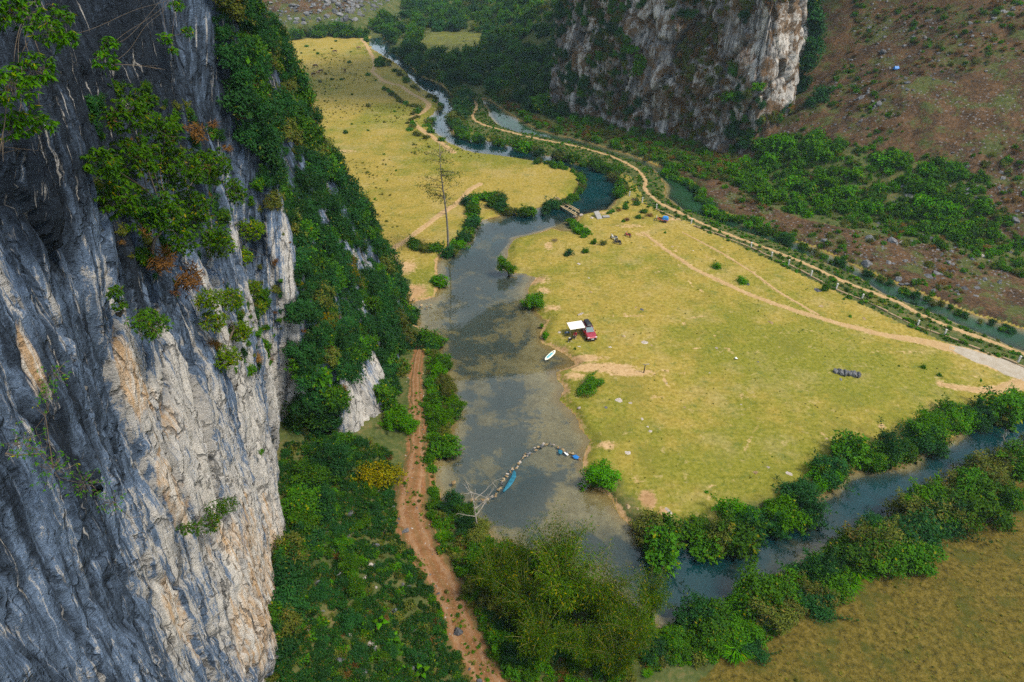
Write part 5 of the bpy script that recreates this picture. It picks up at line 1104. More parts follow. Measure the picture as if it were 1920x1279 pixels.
# ------------------------------------------------------------------ trees rooted in the near cliff, close to the camera
def wallhit(px, py):
    d = ray(px, py); t = np.linspace(8, 110, 2040); X, Y = d[0] * t, d[1] * t; wx = np.interp(Y, LEFT_PLAN[:6, 1], LEFT_PLAN[:6, 0]); k = np.argmax(X < wx + 0.5) if (X < wx + 0.5).any() else 900
    return t[k]
def cliff_tree(name, label, root, lobes, leafL, mat, clusters, seed, bare=0, per=7, gr=None, tr=1.0):
    """lobes: (px, py, metres off the wall, radius); whorls of long drooping leaves on twigs from a root in the rock"""
    g = np.random.default_rng(seed); t0 = wallhit(*root); R0 = AT(*root, t0 + .4); e = link(name, None, loc=R0); C_, D_, N_, T_ = [], [], [], []
    tot = sum(l[3] ** 2 for l in lobes); mb = MB(); trunk = MB(); cen = [AT(l[0], l[1], wallhit(l[0], l[1]) - l[2]) - R0 for l in lobes]; hub = np.mean(cen, 0) * .45 + np.array([.3, 0, -.2])
    trunk.tube(np.array([[0, 0, 0], hub * .3 + g.normal(size=3) * .12, hub * .65 + g.normal(size=3) * .12, hub]), np.array([.12, .10, .08, .06]) * tr, 6); trunk.build('trunk', M['bark'], e, True)
    for (px, py, off, r), c in zip(lobes, cen):
        m = (hub + c) / 2 + g.normal(size=3) * .25; mb.tube(smooth_line(np.array([hub, hub * .6 + m * .4 + g.normal(size=3) * .15, m, m * .4 + c * .6 + g.normal(size=3) * .15, c]), .4), 0.024 * tr, 5, caps=False)
        k = max(3, int(clusters * r * r / tot)); d = unit(g.normal(size=(k, 3)) + [.3, -.2, .2]); P = c + d * (r * g.uniform(.25, 1.0, (k, 1)) ** .6) * [1, 1, .8]; lt = g.uniform(.1, .9, k)
        for p in P[:: 2]:
            mb.tube(np.array([c + (p - c) * .25, (c + p) / 2 + g.normal(size=3) * .08, p]), [.012, .008, .004], 3, caps=False)
        a = g.uniform(0, 6.28, (k, per)) ; ln = np.broadcast_to(lt[:, None], (k, per))
        Dn = np.stack([np.cos(a), np.sin(a), g.uniform(-1.3, .05, (k, per))], -1); Nn = np.array([0, 0, 1.0]) + g.normal(size=(k, per, 3)) * .3
        C_.append(np.repeat(P, per, 0)); D_.append(Dn.reshape(-1, 3)); N_.append(Nn.reshape(-1, 3)); T_.append(np.clip(ln.ravel() * .6 + g.uniform(0, .4, k * per), 0, 1))
    for _ in range(bare):
        c = cen[g.integers(len(cen))]; p = c + unit(g.normal(size=3) + [-.2, -.4, .1]) * g.uniform(1.5, 3.2); q = (c + p) / 2 + g.normal(size=3) * .3; mb.tube(np.array([c, q, p]), [.02, .013, .005], 4, caps=False)
        for _k in range(3):
            s0 = q + (p - q) * g.uniform(0, .8); mb.tube(np.array([s0, s0 + unit(p - c + g.normal(size=3)) * .7]), [.012, .005], 3, caps=False)
    mb.build('branches', M['bark'], e)['kind'] = 'stuff'
    C_, D_, N_, T_ = map(np.concatenate, (C_, D_, N_, T_)); s = g.uniform(.7, 1.25, len(C_)); V, q, tt = leaves(C_, D_, N_, leafL * s, leafL * .34 * s, T_, .12)
    link('crown', new_mesh('crown', V, q, None, {'tint': tt}, False, M[mat]), e); return tag(e, label, 'tree', gr)
cliff_tree('cliff_tree', 'large leafy tree jutting from the near cliff face with drooping green leaves', (285, 470), [(235, 215, 2.5, 1.3), (300, 245, 2.5, 1.5), (250, 290, 2.2, 1.5), (325, 315, 2.8, 2.0), (390, 310, 2.5, 1.9), (220, 370, 2.0, 1.3), (290, 395, 2.2, 1.7), (350, 395, 2.4, 2.0), (430, 360, 2.2, 1.9), (190, 300, 2.2, 1.0), (260, 190, 2.6, 1.0), (400, 440, 2.0, 1.4), (340, 450, 1.6, 1.2)], .32, 'leaf_cliff', 2600, 401, bare=5)
cliff_tree('cliff_tree', 'lighter green tree on the near cliff edge beside the large leafy tree', (500, 510), [(480, 360, 1.5, 1.7), (530, 400, 1.3, 1.7), (470, 430, 1.5, 1.6), (540, 450, 1.0, 1.5), (450, 480, 1.5, 1.4), (560, 490, .8, 1.2), (500, 330, 1.2, 1.4), (410, 460, 1.5, 1.4), (520, 540, .8, 1.4)], .26, 'leaf_lime', 2400, 402)
cliff_tree('cliff_tree', 'soft green tree hanging low on the near cliff face', (425, 640), [(430, 560, 1.5, 1.3), (480, 575, 1.2, 1.3), (400, 600, 1.5, 1.1), (450, 620, 1.2, 1.2), (420, 670, 1.0, 1.3), (470, 540, 1.0, 1.3), (390, 560, 1.2, 1.1)], .24, 'leaf_lime', 1700, 403)
cliff_tree('cliff_tree', 'small dark bush on the near cliff below the large leafy tree', (275, 625), [(260, 600, 1.0, .75), (295, 608, 1.0, .85), (278, 590, 1.0, .6), (282, 622, .8, .6)], .2, 'leaf', 330, 404)
cliff_tree('cliff_tree', 'small thin sapling on the bare middle of the near cliff', (218, 590), [(215, 545, .8, .5), (222, 570, .8, .4)], .26, 'leaf', 60, 405)
cliff_tree('cliff_tree', 'small green tree on the lower pale rock of the near cliff', (395, 985), [(405, 955, 1.0, .95), (428, 945, 1.0, .8), (395, 980, .9, .85), (365, 988, .8, .6), (345, 990, .8, .5)], .18, 'leaf_cliff', 380, 406)
cliff_tree('cliff_tree', 'overhanging branch with leaves at the top of the near cliff, corner end', (20, -60), [(30, 20, 6, .9), (90, 60, 6, .8), (60, 130, 6, .8), (15, 160, 6, .8), (50, 220, 6, .6), (20, 240, 5, .6), (80, 230, 5, .5), (110, 30, 6, .6)], .24, 'leaf_cliff', 420, 407, bare=5, tr=.45)
cliff_tree('cliff_tree', 'overhanging sprigs of long leaves at the top of the near cliff, inner end', (330, -60), [(330, 10, 6, .6), (350, 60, 6, .6), (310, 70, 6, .5), (205, 85, 6, .55), (190, 110, 6, .5), (120, 70, 6, .5), (325, 95, 6, .4), (210, 120, 5, .4)], .24, 'leaf_cliff', 260, 408, bare=2, tr=.4)
cliff_tree('cliff_tree', 'thin leafy branch reaching across the dark lower part of the near cliff', (10, 850), [(40, 830, 2, .9), (100, 880, 2, .9), (160, 905, 2, .9), (210, 940, 1.6, .7), (100, 700, 1.6, .8), (85, 745, 1.6, .7)], .13, 'leaf_cliff', 260, 409, bare=3, per=4, tr=.3)
def wall_tuft(px, py, key, s, label, off=.2, cat='shrub', name='cliff_shrub'):
    t = wallhit(px, py); p = AT(px, py, t - off); plant(key, p - [0, 0, s * .4], s, label, cat, None, name, stem=False, rot=(R(35), 0, R(75)))
wall_tuft(350, 515, 'dry1', 1.3, 'brown hanging dry grass on the near cliff below the large leafy tree', .3, 'dry grass', 'dry_grass')
wall_tuft(365, 250, 'dry0', 1.1, 'small dead brown shrub on the dark upper part of the near cliff', .4)
wall_tuft(300, 480, 'dry1', 1.2, 'brown dead leaves caught in the roots on the near cliff', .2)
wall_tuft(490, 845, 'low0', .35, 'tiny fern on the pale pillar of the near cliff, upper one')
wall_tuft(270, 400, 'fineteal0', 1.3, 'dark ivy behind the large leafy tree on the near cliff', .4)
# big leaved plants by the bottom edge
for i, (px, py) in enumerate([(715, 1178), (738, 1205), (792, 1270)]):
    g = np.random.default_rng(420 + i); p = on_ground(px, py); e = link('taro_plant', None, loc=p); a0 = g.uniform(0, 6)
    for k in range(4):
        a = a0 + k * 1.57; L = g.uniform(.45, .62); d = np.array([math.cos(a), math.sin(a), 0]); top = d * .35 + [0, 0, g.uniform(.7, 1.1)]
        MB().tube(np.array([[0, 0, 0], d * .12 + [0, 0, .5], top]), [.025, .02, .012], 4).build('stalk', M['leaf_bright'], e)
        s = np.array([-d[1], d[0], 0]); V = [top - d * .05 * L, top + s * .36 * L - d * .22 * L + [0, 0, -.04], top + s * .46 * L + d * .22 * L + [0, 0, -.06], top + d * L + [0, 0, -.28 * L], top - s * .46 * L + d * .22 * L + [0, 0, -.06], top - s * .36 * L - d * .22 * L + [0, 0, -.04], top + d * .3 * L + [0, 0, .03]]
        link('leaf', new_mesh('leaf', V, None, [[6, 0, 1], [6, 1, 2], [6, 2, 3], [6, 3, 4], [6, 4, 5], [6, 5, 0]], {'tint': np.full(7, g.uniform(.3, .8))}, False, M['leaf_bright']), e)
    tag(e, f'bright heart leaved plant in the undergrowth by the red track, {ORD[i]} from the cliff', 'plant', 'large leaved plants by the red track')

# ------------------------------------------------------------------ boulders and stones
def rock(px, py, key, s, label, sc=(1, 1, 1), name='boulder', cat='boulder', group=None, sink=.25, rz=None):
    p = on_ground(px, py); p[2] -= sink * s * sc[2] * .5
    o = link(name, PROTO[key]['crown'], loc=p, rot=(rng.uniform(-.1, .1), rng.uniform(-.1, .1), rng.uniform(0, 6.28) if rz is None else rz), scale=np.array(sc) * s); return tag(o, label, cat, group)
# long split boulder in the meadow: a row of upright slabs
e = link('split_boulder', None, loc=on_ground(1586, 702), rot=(0, 0, R(-14)))
for k, x in enumerate(np.linspace(-1.65, 1.75, 8)):
    g = np.random.default_rng(500 + k); o = link('slab', PROTO[f'rock{k % 4}']['crown'], e, loc=(x, g.uniform(-.12, .12), .22), rot=(g.uniform(-.12, .12), R(18) + g.uniform(-.1, .1), g.uniform(-.15, .15)), scale=(.42, .85 + g.uniform(-.12, .12), .85 + g.uniform(-.2, .15)))
tag(e, 'long grey split boulder lying alone in the near meadow', 'boulder')
for px, py, key, s, lb in [(1402, 534, 'rock1', .55, 'grey rock at the foot of the pyramid shaped bush'), (1533, 545, 'rock2', .75, 'grey rock beside the tall narrow bush at the low wall'), (1576, 713, 'rock0', .35, 'small grey rock beside the long split boulder'),
        (1545, 452, 'rock3', 1.0, 'pale boulder among bushes on the hill side of the canal'), (1672, 450, 'rock1', 1.5, 'large grey boulder below the thicket, biggest of the row'), (1733, 444, 'rock2', 1.0, 'grey boulder below the thicket next in the row'), (1747, 448, 'rock0', 1.1, 'grey boulder below the thicket at the row end'), (1710, 455, 'rock3', 1.0, 'flat grey boulder below the thicket between the larger ones'), (1692, 456, 'pale2', .8, 'pale low boulder beside the largest one below the thicket'), (1808, 458, 'rock2', 1.0, 'solitary grey boulder on the brown slope right of the row'), (1843, 480, 'pale1', .9, 'pale flat boulder lower on the brown slope'), (1873, 530, 'rock1', .6, 'small grey stone on the bare brown terrace'), (1830, 556, 'rock0', .6, 'dark small rock on the terrace above the canal'), (1675, 494, 'rock2', .5, 'small grey stone on the upper terrace'), (1614, 478, 'rock3', .45, 'small stone on the terrace near the canal shrubs')]:
    rock(px, py, key, s, lb)
MS = [(1088, 590, 'pale0', .95), (1050, 624, 'pale1', .5), (1170, 631, 'tan1', .55), (1208, 642, 'pale2', .75), (1222, 648, 'tan2', .4), (1144, 652, 'pale1', .45), (1203, 580, 'rock1', .6), (1192, 577, 'tan0', .4), (1085, 494, 'pale3', .65), (1086, 650, 'pale0', .4), (1160, 752, 'pale1', .95), (1182, 756, 'pale2', .4), (1135, 764, 'rock2', .35), (1205, 787, 'pale0', .5), (1221, 809, 'pale3', .45), (1214, 800, 'pale1', .3), (1178, 850, 'pale2', .6), (1440, 878, 'pale1', .35), (1484, 890, 'pale0', .8), (1416, 888, 'tan1', .5), (1550, 824, 'tan2', .4), (1342, 653, 'pale2', .4), (1422, 680, 'rock1', .3), (1255, 960, 'pale0', .8), (1106, 547, 'tan3', .5), (1104, 522, 'pale3', .3), (1540, 575, 'tan1', .7), (1262, 463, 'tan2', .6), (1445, 605, 'tan0', .7), (1620, 597, 'tan3', .6), (1300, 470, 'pale1', .3), (1330, 700, 'pale2', .22), (1250, 720, 'pale1', .22), (1390, 760, 'pale3', .25), (1284, 764, 'tan2', .3)]
WHERE = ['uphill of the camp awning', 'left of the camp awning', 'right of the red car', 'on the grass right of the car', 'just below the pale stone right of the car', 'below the red car', 'far up the grass right of the awning', 'tan companion of the dark stone up the grass', 'on the headland below the bushes', 'between camp and bank', 'on the grass below the spreading bush', 'next to the flat one below the spreading bush', 'small grey one below the spreading bush', 'in the lower meadow left part', 'lowest of three in the left meadow', 'middle of three in the left meadow', 'above the weir shrub', 'near the lower river bushes', 'broad one near the lower river bushes', 'tan one near the lower river bushes', 'alone in the right lower meadow', 'right of the leaning post', 'grey one below the white scrap', 'at the bank corner of the lower river', 'on the grass above the round shrub', 'small one near the round shrub', 'between the track and the low wall', 'near the top of the main track', 'below the main track bend', 'beside the weeds near the low wall', 'tiny one near the upper track', 'tiny one in the meadow centre', 'tiny one below the leaning post', 'tiny one in the wide meadow', 'tiny tan one in the wide meadow']
for (px, py, k, s), w in zip(MS, WHERE):
    rock(px, py, k, s, f'flat stone set in the grass, {w}', (1, 1, .45), 'stone', 'stone', 'flat stones in the near meadow', .5)
tag(rock(1087, 765, 'pale3', .42, 'whitest stone on the grass near the water edge', (1, .8, .6)), None)
P = pick_ground(70, (45, 190, 100, 260), HS, lambda X, Y, a, b: (a < 1920) & (b > 0) & (vn(X * 0.05, Y * 0.05, 15) > 0.45))
for p in P:
    o = link('boulder', PROTO[f'rock{rng.integers(4)}']['crown'], loc=p - [0, 0, .2], rot=(rng.uniform(-.4, .4), rng.uniform(-.4, .4), rng.uniform(0, 6.28)), scale=rng.uniform(.45, 1.3)); tag(o, 'grey boulder strewn on the steep brown hillside', 'boulder', 'boulders strewn on the hillside')

# ------------------------------------------------------------------ stone weir with blue nets
M['net_blue'] = plain('blue_net', (0.012, 0.12, 0.19), .6, .3, var=.5, scale=1.5)
M['net_deep'] = plain('blue_sheet', (0.015, 0.16, 0.48), .5, .3, var=.3, scale=2)
M['foam'] = plain('white_plastic', (0.75, 0.76, 0.78), .5, .4)
WE = smooth_line(GP([(926, 930), (935, 918), (943, 905), (950, 891), (959, 881), (970, 876), (976, 864), (981, 857), (993, 850), (1007, 840), (1021, 835), (1032, 832), (1042, 836), (1053, 842), (1067, 849), (1087, 861)], ZW), .28)
for i, (x, y) in enumerate(WE):
    for j in range(1 + (i % 3 == 0)):
        s = rng.uniform(.12, .27); o = link('weir_stone', PROTO[('tan' if rng.random() < .6 else 'rock' if rng.random() < .6 else 'pale') + str(rng.integers(4))]['crown'], loc=(x + rng.normal() * .14, y + rng.normal() * .14, ZW - .02 + rng.uniform(0, .08)), rot=rng.uniform(-.4, .4, 3) + [0, 0, rng.uniform(0, 6)], scale=s)
        tag(o, 'stone of the curved weir across the pool', 'stone', 'stones of the pool weir')
for i, (px, py, s) in enumerate([(905, 938, .3), (892, 936, .25), (915, 936, .25), (885, 938, .35), (1178, 950, .4), (1195, 955, .3), (790, 572, .35), (800, 575, .3), (776, 562, .4), (808, 572, .25), (850, 905, .4)]):
    rock(px, py, f'tan{i % 4}', s, f'tan stone lying in the shallows at the pool margin, {ORD[i]} of the loose ones', name='stone', cat='stone', group='loose stones at the pool margin')
def sheet(name, pix, mat, label, z=ZW + .01, amp=.03, cat='net'):
    P = GP(pix, z); c = P.mean(0); n = len(P); rings = [P, c + (P - c) * .66, c + (P - c) * .33]; V = []
    for k, r in enumerate(rings): V += [[x, y, z + amp * (1 + k * .5) * (1 + math.sin(x * 5 + y * 3))] for x, y in r]
    V.append([c[0], c[1], z + amp * 2]); q = [[k * n + i, k * n + (i + 1) % n, (k + 1) * n + (i + 1) % n, (k + 1) * n + i] for k in range(2) for i in range(n)]; t = [[2 * n + i, 2 * n + (i + 1) % n, 3 * n] for i in range(n)]
    o = link(name, new_mesh(name, V, q, t, None, True, mat)); md = o.modifiers.new('thick', 'SOLIDIFY'); md.thickness = .03; return tag(o, label, cat)
sheet('fishing_net', [(963, 882), (967, 886), (968, 894), (964, 903), (958, 911), (950, 919), (944, 924), (943, 920), (950, 909), (957, 897), (961, 888)], M['net_blue'], 'long bright blue net trailing in the water beside the weir')
sheet('fishing_net', [(1046, 844), (1053, 844), (1055, 848), (1052, 853), (1047, 850)], M['net_blue'], 'small bright blue net scrap near the top of the weir')
sheet('plastic_sheet', [(1071, 855), (1080, 853), (1087, 858), (1088, 862), (1078, 861)], M['net_deep'], 'deep blue plastic sheet where the weir meets the shrub', cat='plastic sheet')
sheet('plastic_bag', [(1056, 847), (1060, 846), (1066, 853), (1064, 855), (1059, 851)], M['foam'], 'white plastic bag caught on the weir beside the small blue net', cat='plastic bag')
sheet('paper_scrap', [(1377, 672.5), (1380, 671), (1384, 672.5), (1382, 674.5), (1378, 675)], M['foam'], 'crumpled white scrap lying in the middle of the near meadow', z=H1(*G(1380, 673)[:2]) + .05, amp=.12, cat='scrap')

# ------------------------------------------------------------------ footbridge, slabs, low wall, posts
def bank(px, py, dz=0.0): return np.array([*G(px, py)[:2], dz])
e = link('footbridge', None)
for a, b, dz in [((1032, 374), (1083, 403), .35), ((1034, 376), (1081, 405), .33), ((1044, 371), (1086, 396), .38), ((1042, 372), (1086, 399), .36)]:
    p, q = bank(*a, dz - .25), bank(*b, dz - .25); m = (p + q) / 2 + [0, 0, -.12]
    MB().tube(np.array([p, p * .7 + q * .3 + [0, 0, -.05], m, p * .3 + q * .7 + [0, 0, -.05], q]), [.15, .15, .14, .13, .13], 6).build('pole', M['bamboo_pole'], e, True)
for t_ in (.15, .3, .45, .6, .75, .9):
    p = bank(1033, 375) * (1 - t_) + bank(1082, 404) * t_; q = bank(1043, 371.5) * (1 - t_) + bank(1086, 398) * t_
    MB().tube(np.array([p + [0, 0, .02], q + [0, 0, .02]]), .05, 5).build('crosspiece', M['bamboo_pole'], e)
for px, py in [(1055, 387), (1066, 385), (1083, 403), (1086, 397)]:
    p = bank(px, py); MB().tube(np.array([p + [0, 0, -2.2], p + [0, 0, .9]]), .07, 5).build('post', M['bark'], e)
tag(e, 'rough bamboo pole footbridge over the river at the bend', 'footbridge')
M['concrete'] = plain('concrete', (0.27, 0.26, 0.25), .9, .1, var=.2, scale=2, bump=.03)
M['white_post'] = plain('whitewashed_post', (0.52, 0.51, 0.48), .85, .2, var=.15)
for px, py, sz_, rz, tilt, lb in [(1121, 407, (1.3, 2.4, .18), .4, .5, 'tilted grey concrete slab leaning near the footbridge'), (1136, 408, (1.6, .9, .28), .15, .04, 'flat pale concrete slab lying near the footbridge')]:
    p = on_ground(px, py); o = MB().box((0, 0, sz_[2] / 2), sz_).build('concrete_slab', M['concrete'], None, loc=p + [0, 0, .35 if tilt > .2 else .02], rot=(tilt, 0, rz)); o.modifiers.new('b', 'BEVEL').width = .04; tag(o, lb, 'slab')
rock(1090, 403, 'pale1', .6, 'white stone at the meadow end of the footbridge', name='stone', cat='stone'); rock(1078, 406, 'pale2', .5, 'smaller white stone at the footbridge end', name='stone', cat='stone'); rock(1110, 409, 'pale3', .6, 'pale stone between footbridge and tilted slab', name='stone', cat='stone')
WALLP = smooth_line(GP([(1228, 392), (1262, 408), (1300, 424), (1360, 446), (1408, 466), (1446, 483), (1478, 497), (1520, 519), (1567, 543), (1615, 563), (1665, 586), (1720, 612), (1770, 630), (1850, 660), (1908, 682), (2000, 720)]), 2.2)
M['wall_stone'] = plain('weathered_wall', (0.26, 0.19, 0.11), .95, .1, var=.4, scale=1.4, bump=.06)
e = link('low_wall', None)
for k in range(len(WALLP) - 1):
    if k in (3, 11): continue
    a, b = WALLP[k], WALLP[k + 1]; c = (a + b) / 2; d = b - a; L = np.linalg.norm(d); z = H1(*c); hh = .20 + .06 * math.sin(k * 2.3) - (.12 if k % 5 == 2 else 0)
    MB().box((c[0], c[1], z + hh / 2 - .15), (L * .98, .38 + .04 * (k % 3), hh + .3), math.atan2(d[1], d[0]) + rng.uniform(-.03, .03), .92).build('wall_block', M['wall_stone'], e)
tag(e, 'low weathered stone wall between meadow and embankment', 'wall')
PP = [(1180, 368), (1204, 380), (1231, 392), (1296, 420), (1408, 465), (1446, 483), (1478, 497), (1520, 519), (1567, 543), (1615, 563), (1720, 612), (1770, 630), (1908, 680)]
pm = MB().box((0, 0, .6), (.24, .24, 1.25), 0, .92).box((0, 0, 1.27), (.29, .29, .10), 0, .8).mesh('fence_post', M['white_post'])
for i, (px, py) in enumerate(PP):
    p = on_ground(px, py); tag(link('fence_post', pm, loc=p + [0, 0, -.1], rot=(rng.uniform(-.06, .06), rng.uniform(-.06, .06), rng.uniform(-.2, .2))), f'short white concrete post along the low wall, {ORD[i]} from the footbridge end', 'post', 'white posts along the low wall')
# weathered signpost with a forked top
e = link('forked_post', None, loc=on_ground(1207, 699))
MB().tube(np.array([(0, 0, -.2), (.03, 0, .7), (.08, 0, 1.55)]), [.10, .09, .08], 6).build('post', M['bark'], e, True)
MB().tube(np.array([(-.35, .1, 1.6), (.1, 0, 1.55), (.5, -.1, 1.75), (.75, -.15, 1.72)]), [.05, .07, .06, .03], 5).build('crossbar', M['bark_pale'], e, True)
tag(e, 'lone wooden post with a crooked crossbar on the bare earth', 'post')
for i, (px, py) in enumerate([(730, 478), (736, 474), (742, 470), (748, 474), (740, 482), (753, 470)]):
    p = on_ground(px, py); tag(MB().tube(np.array([(0, 0, -.2), (.04, 0, .8), (.02, .03, 1.6)]), [.05, .045, .03], 5).build('fence_stake', M['bark'], None, loc=p), f'thin wooden stake by the cliff end of the pool path, {ORD[i]} in the line', 'stake', 'stakes by the pool path')

# ------------------------------------------------------------------ red car with roof awning
M['car_paint'] = plain('red_paint', (0.30, 0.012, 0.030), .28, .6, .15, var=.06, **{'Coat Weight': .6})
M['glass'] = plain('car_glass', (0.10, 0.16, 0.18), .08, .8, var=.05)
M['black'] = plain('black_plastic', (0.018, 0.019, 0.022), .5, .4)
M['rubber'] = plain('rubber', (0.02, 0.02, 0.02), .9, .1)
M['metal'] = plain('grey_metal', (0.45, 0.46, 0.48), .4, .5, .7)
M['canvas'] = plain('cream_canvas', (0.80, 0.74, 0.67), .85, .1, var=.04)
M['lamp'] = plain('lamp_glass', (0.7, 0.72, 0.75), .1, .8)
M['plate'] = plain('white_plate', (0.75, 0.75, 0.75), .5, .3)
CARX = on_ground(1103, 628); car = link('red_car', None, loc=CARX, rot=(0, 0, R(192)))     # bonnet toward +y of the car
def ring(y, w, z0, z1, k=.12): return np.array([(-w + k, y, z0), (w - k, y, z0), (w, y, z0 + k), (w, y, z1 - k), (w - k, y, z1), (-w + k, y, z1), (-w, y, z1 - k), (-w, y, z0 + k)])
MB().loft([ring(-2.2, .78, .45, .98), ring(-2.12, .86, .32, 1.04), ring(-1.2, .9, .28, 1.08), ring(.7, .9, .28, 1.06), ring(1.5, .88, .30, 1.0), ring(2.05, .82, .34, .86), ring(2.25, .70, .42, .74)]).build('body', M['car_paint'], car)
MB().loft([ring(-2.08, .74, .95, 1.10), ring(-1.95, .72, .98, 1.55), ring(-1.5, .70, 1.0, 1.68), ring(-.2, .70, 1.0, 1.69), ring(.15, .69, 1.0, 1.64), ring(.95, .74, .98, 1.08, .04)]).build('cabin', M['car_paint'], car)
ws = MB(); ws.add([(-.66, .96, 1.085), (.66, .96, 1.085), (.58, .20, 1.64), (-.58, .20, 1.64)], [[0, 1, 2, 3]]); o = ws.build('windscreen', M['glass'], car); m_ = o.modifiers.new('t', 'SOLIDIFY'); m_.thickness = .03; m_.offset = 1
for s in (-1, 1):
    for y0, y1, y2, y3 in ((-1.75, -.72, -.72, -1.6), (-.66, .55, .08, -.66)):
        w = MB(); w.add([(s * .745, y0, 1.14), (s * .745, y1, 1.14), (s * .715, y2, 1.56), (s * .715, y3, 1.56)], [[0, 1, 2, 3]]); o = w.build('side_window', M['glass'], car); m_ = o.modifiers.new('t', 'SOLIDIFY'); m_.thickness = .03; m_.offset = 0
    MB().box((s * .62, 2.10, .74), (.34, .22, .16)).build('headlight', M['lamp'], car)
    MB().box((s * .98, .62, 1.10), (.2, .12, .14)).build('mirror', M['car_paint'], car)
    MB().box((s * .62, -.6, 1.73), (.06, 1.9, .06)).build('roof_rail', M['black'], car)
    for y in (-1.35, 1.35):
        wh = MB().tube(np.array([(s * .70, y, .34), (s * .92, y, .34)]), .34, 16).build('wheel', M['rubber'], car, True); MB().tube(np.array([(s * .90, y, .34), (s * .935, y, .34)]), .2, 12).build('rim', M['metal'], wh)
MB().box((0, 2.24, .52), (1.2, .1, .28)).build('grille', M['black'], car); MB().box((0, 2.31, .55), (.5, .03, .14)).build('number_plate', M['plate'], car); MB().box((0, 2.2, .36), (1.5, .16, .14)).build('bumper', M['black'], car)
rb = MB(); rb.loft([np.array([(-.36, y, 1.76), (.36, y, 1.76), (.42, y, 1.76 + h * .6), (.30, y, 1.76 + h), (-.30, y, 1.76 + h), (-.42, y, 1.76 + h * .6)]) for y, h in ((-1.75, .16), (-1.6, .34), (-.5, .38), (.1, .30), (.28, .12))]); rb.build('roof_box', M['black'], car)
aw = link('awning', None, car); sx = 1   # awning stretches from the roof toward the pool
w = MB(); w.add([(.72, -1.7, 1.84), (.72, .55, 1.84), (3.4, .55, 1.72), (3.4, -1.7, 1.72)], [[0, 1, 2, 3]]); o = w.build('canopy', M['canvas'], aw); o.modifiers.new('t', 'SOLIDIFY').thickness = .03
for y in (-1.66, .51): MB().tube(np.array([(3.36, y, 1.72), (3.38, y, 0)]), .03, 6).build('pole', M['metal'], aw)
MB().box((.74, -.57, 1.84), (.12, 2.4, .12)).build('housing', M['black'], aw)
tag(car, 'red car with roof box and cream side awning parked beside the pool', 'car')
# camp under the awning
M['cloth_dark'] = plain('dark_cloth', (0.030, 0.028, 0.034), .9, .1); M['cloth_red'] = plain('red_cloth', (0.33, 0.03, 0.03), .9, .1); M['skin'] = plain('skin', (0.42, 0.25, 0.17), .6, .3, var=.05); M['hair'] = plain('hair', (0.015, 0.012, 0.010), .6, .3); M['blue_cloth'] = plain('blue_cloth', (0.06, 0.10, 0.20), .9, .1)
def chair(px, py, rz, mat, label):
    e = link('camp_chair', None, loc=on_ground(px, py), rot=(0, 0, rz))
    MB().box((0, 0, .42), (.52, .5, .05)).build('seat', mat, e); o = MB().box((0, 0, 0), (.52, .05, .5)).build('backrest', mat, e, loc=(0, -.28, .68), rot=(.25, 0, 0))
    for x in (-.26, .26):
        for y in (-.24, .24): MB().tube(np.array([(x, y, 0), (-x * .2 + x * .8, -y * .6, .42)]), .018, 5).build('leg', M['metal'], e)
        MB().box((x, 0, .62), (.05, .45, .03)).build('armrest', M['black'], e)
    return tag(e, label, 'chair')
chair(1078, 634, R(150), M['cloth_dark'], 'dark folding chair the seated person sits on under the awning'); chair(1068, 641, R(20), M['cloth_dark'], 'dark empty folding camp chair in front of the awning')
rock(1068, 637, 'pale0', .01, 'tiny pale pebble beside the empty camp chair', name='pebble', cat='pebble') if False else None
e = link('bag', MB().box((0, 0, .18), (.42, .3, .32), 0, .75).mesh('bag', M['foam']), loc=on_ground(1068, 641) + [0, 0, .45]); e.modifiers.new('b', 'BEVEL').width = .08; tag(e, 'whitish bag lying on the empty camp chair', 'bag')
e = link('camp_table', None, loc=on_ground(1063, 629)); MB().box((0, 0, .5), (.75, .5, .04)).build('table_top', M['blue_cloth'], e)
for x in (-.3, .3):
    for y in (-.2, .2): MB().tube(np.array([(x, y, 0), (x, y, .48)]), .015, 5).build('leg', M['metal'], e)
tag(e, 'small low blue camp table under the awning edge', 'table')
e = MB().tube(np.array([(0, 0, 0), (0, 0, .14), (0, 0, .2)]), [.12, .13, .05], 10).build('white_pot', M['foam'], None, loc=on_ground(1063, 629) + [0, 0, .525]); tag(e, 'white pot standing on the small blue camp table', 'pot')
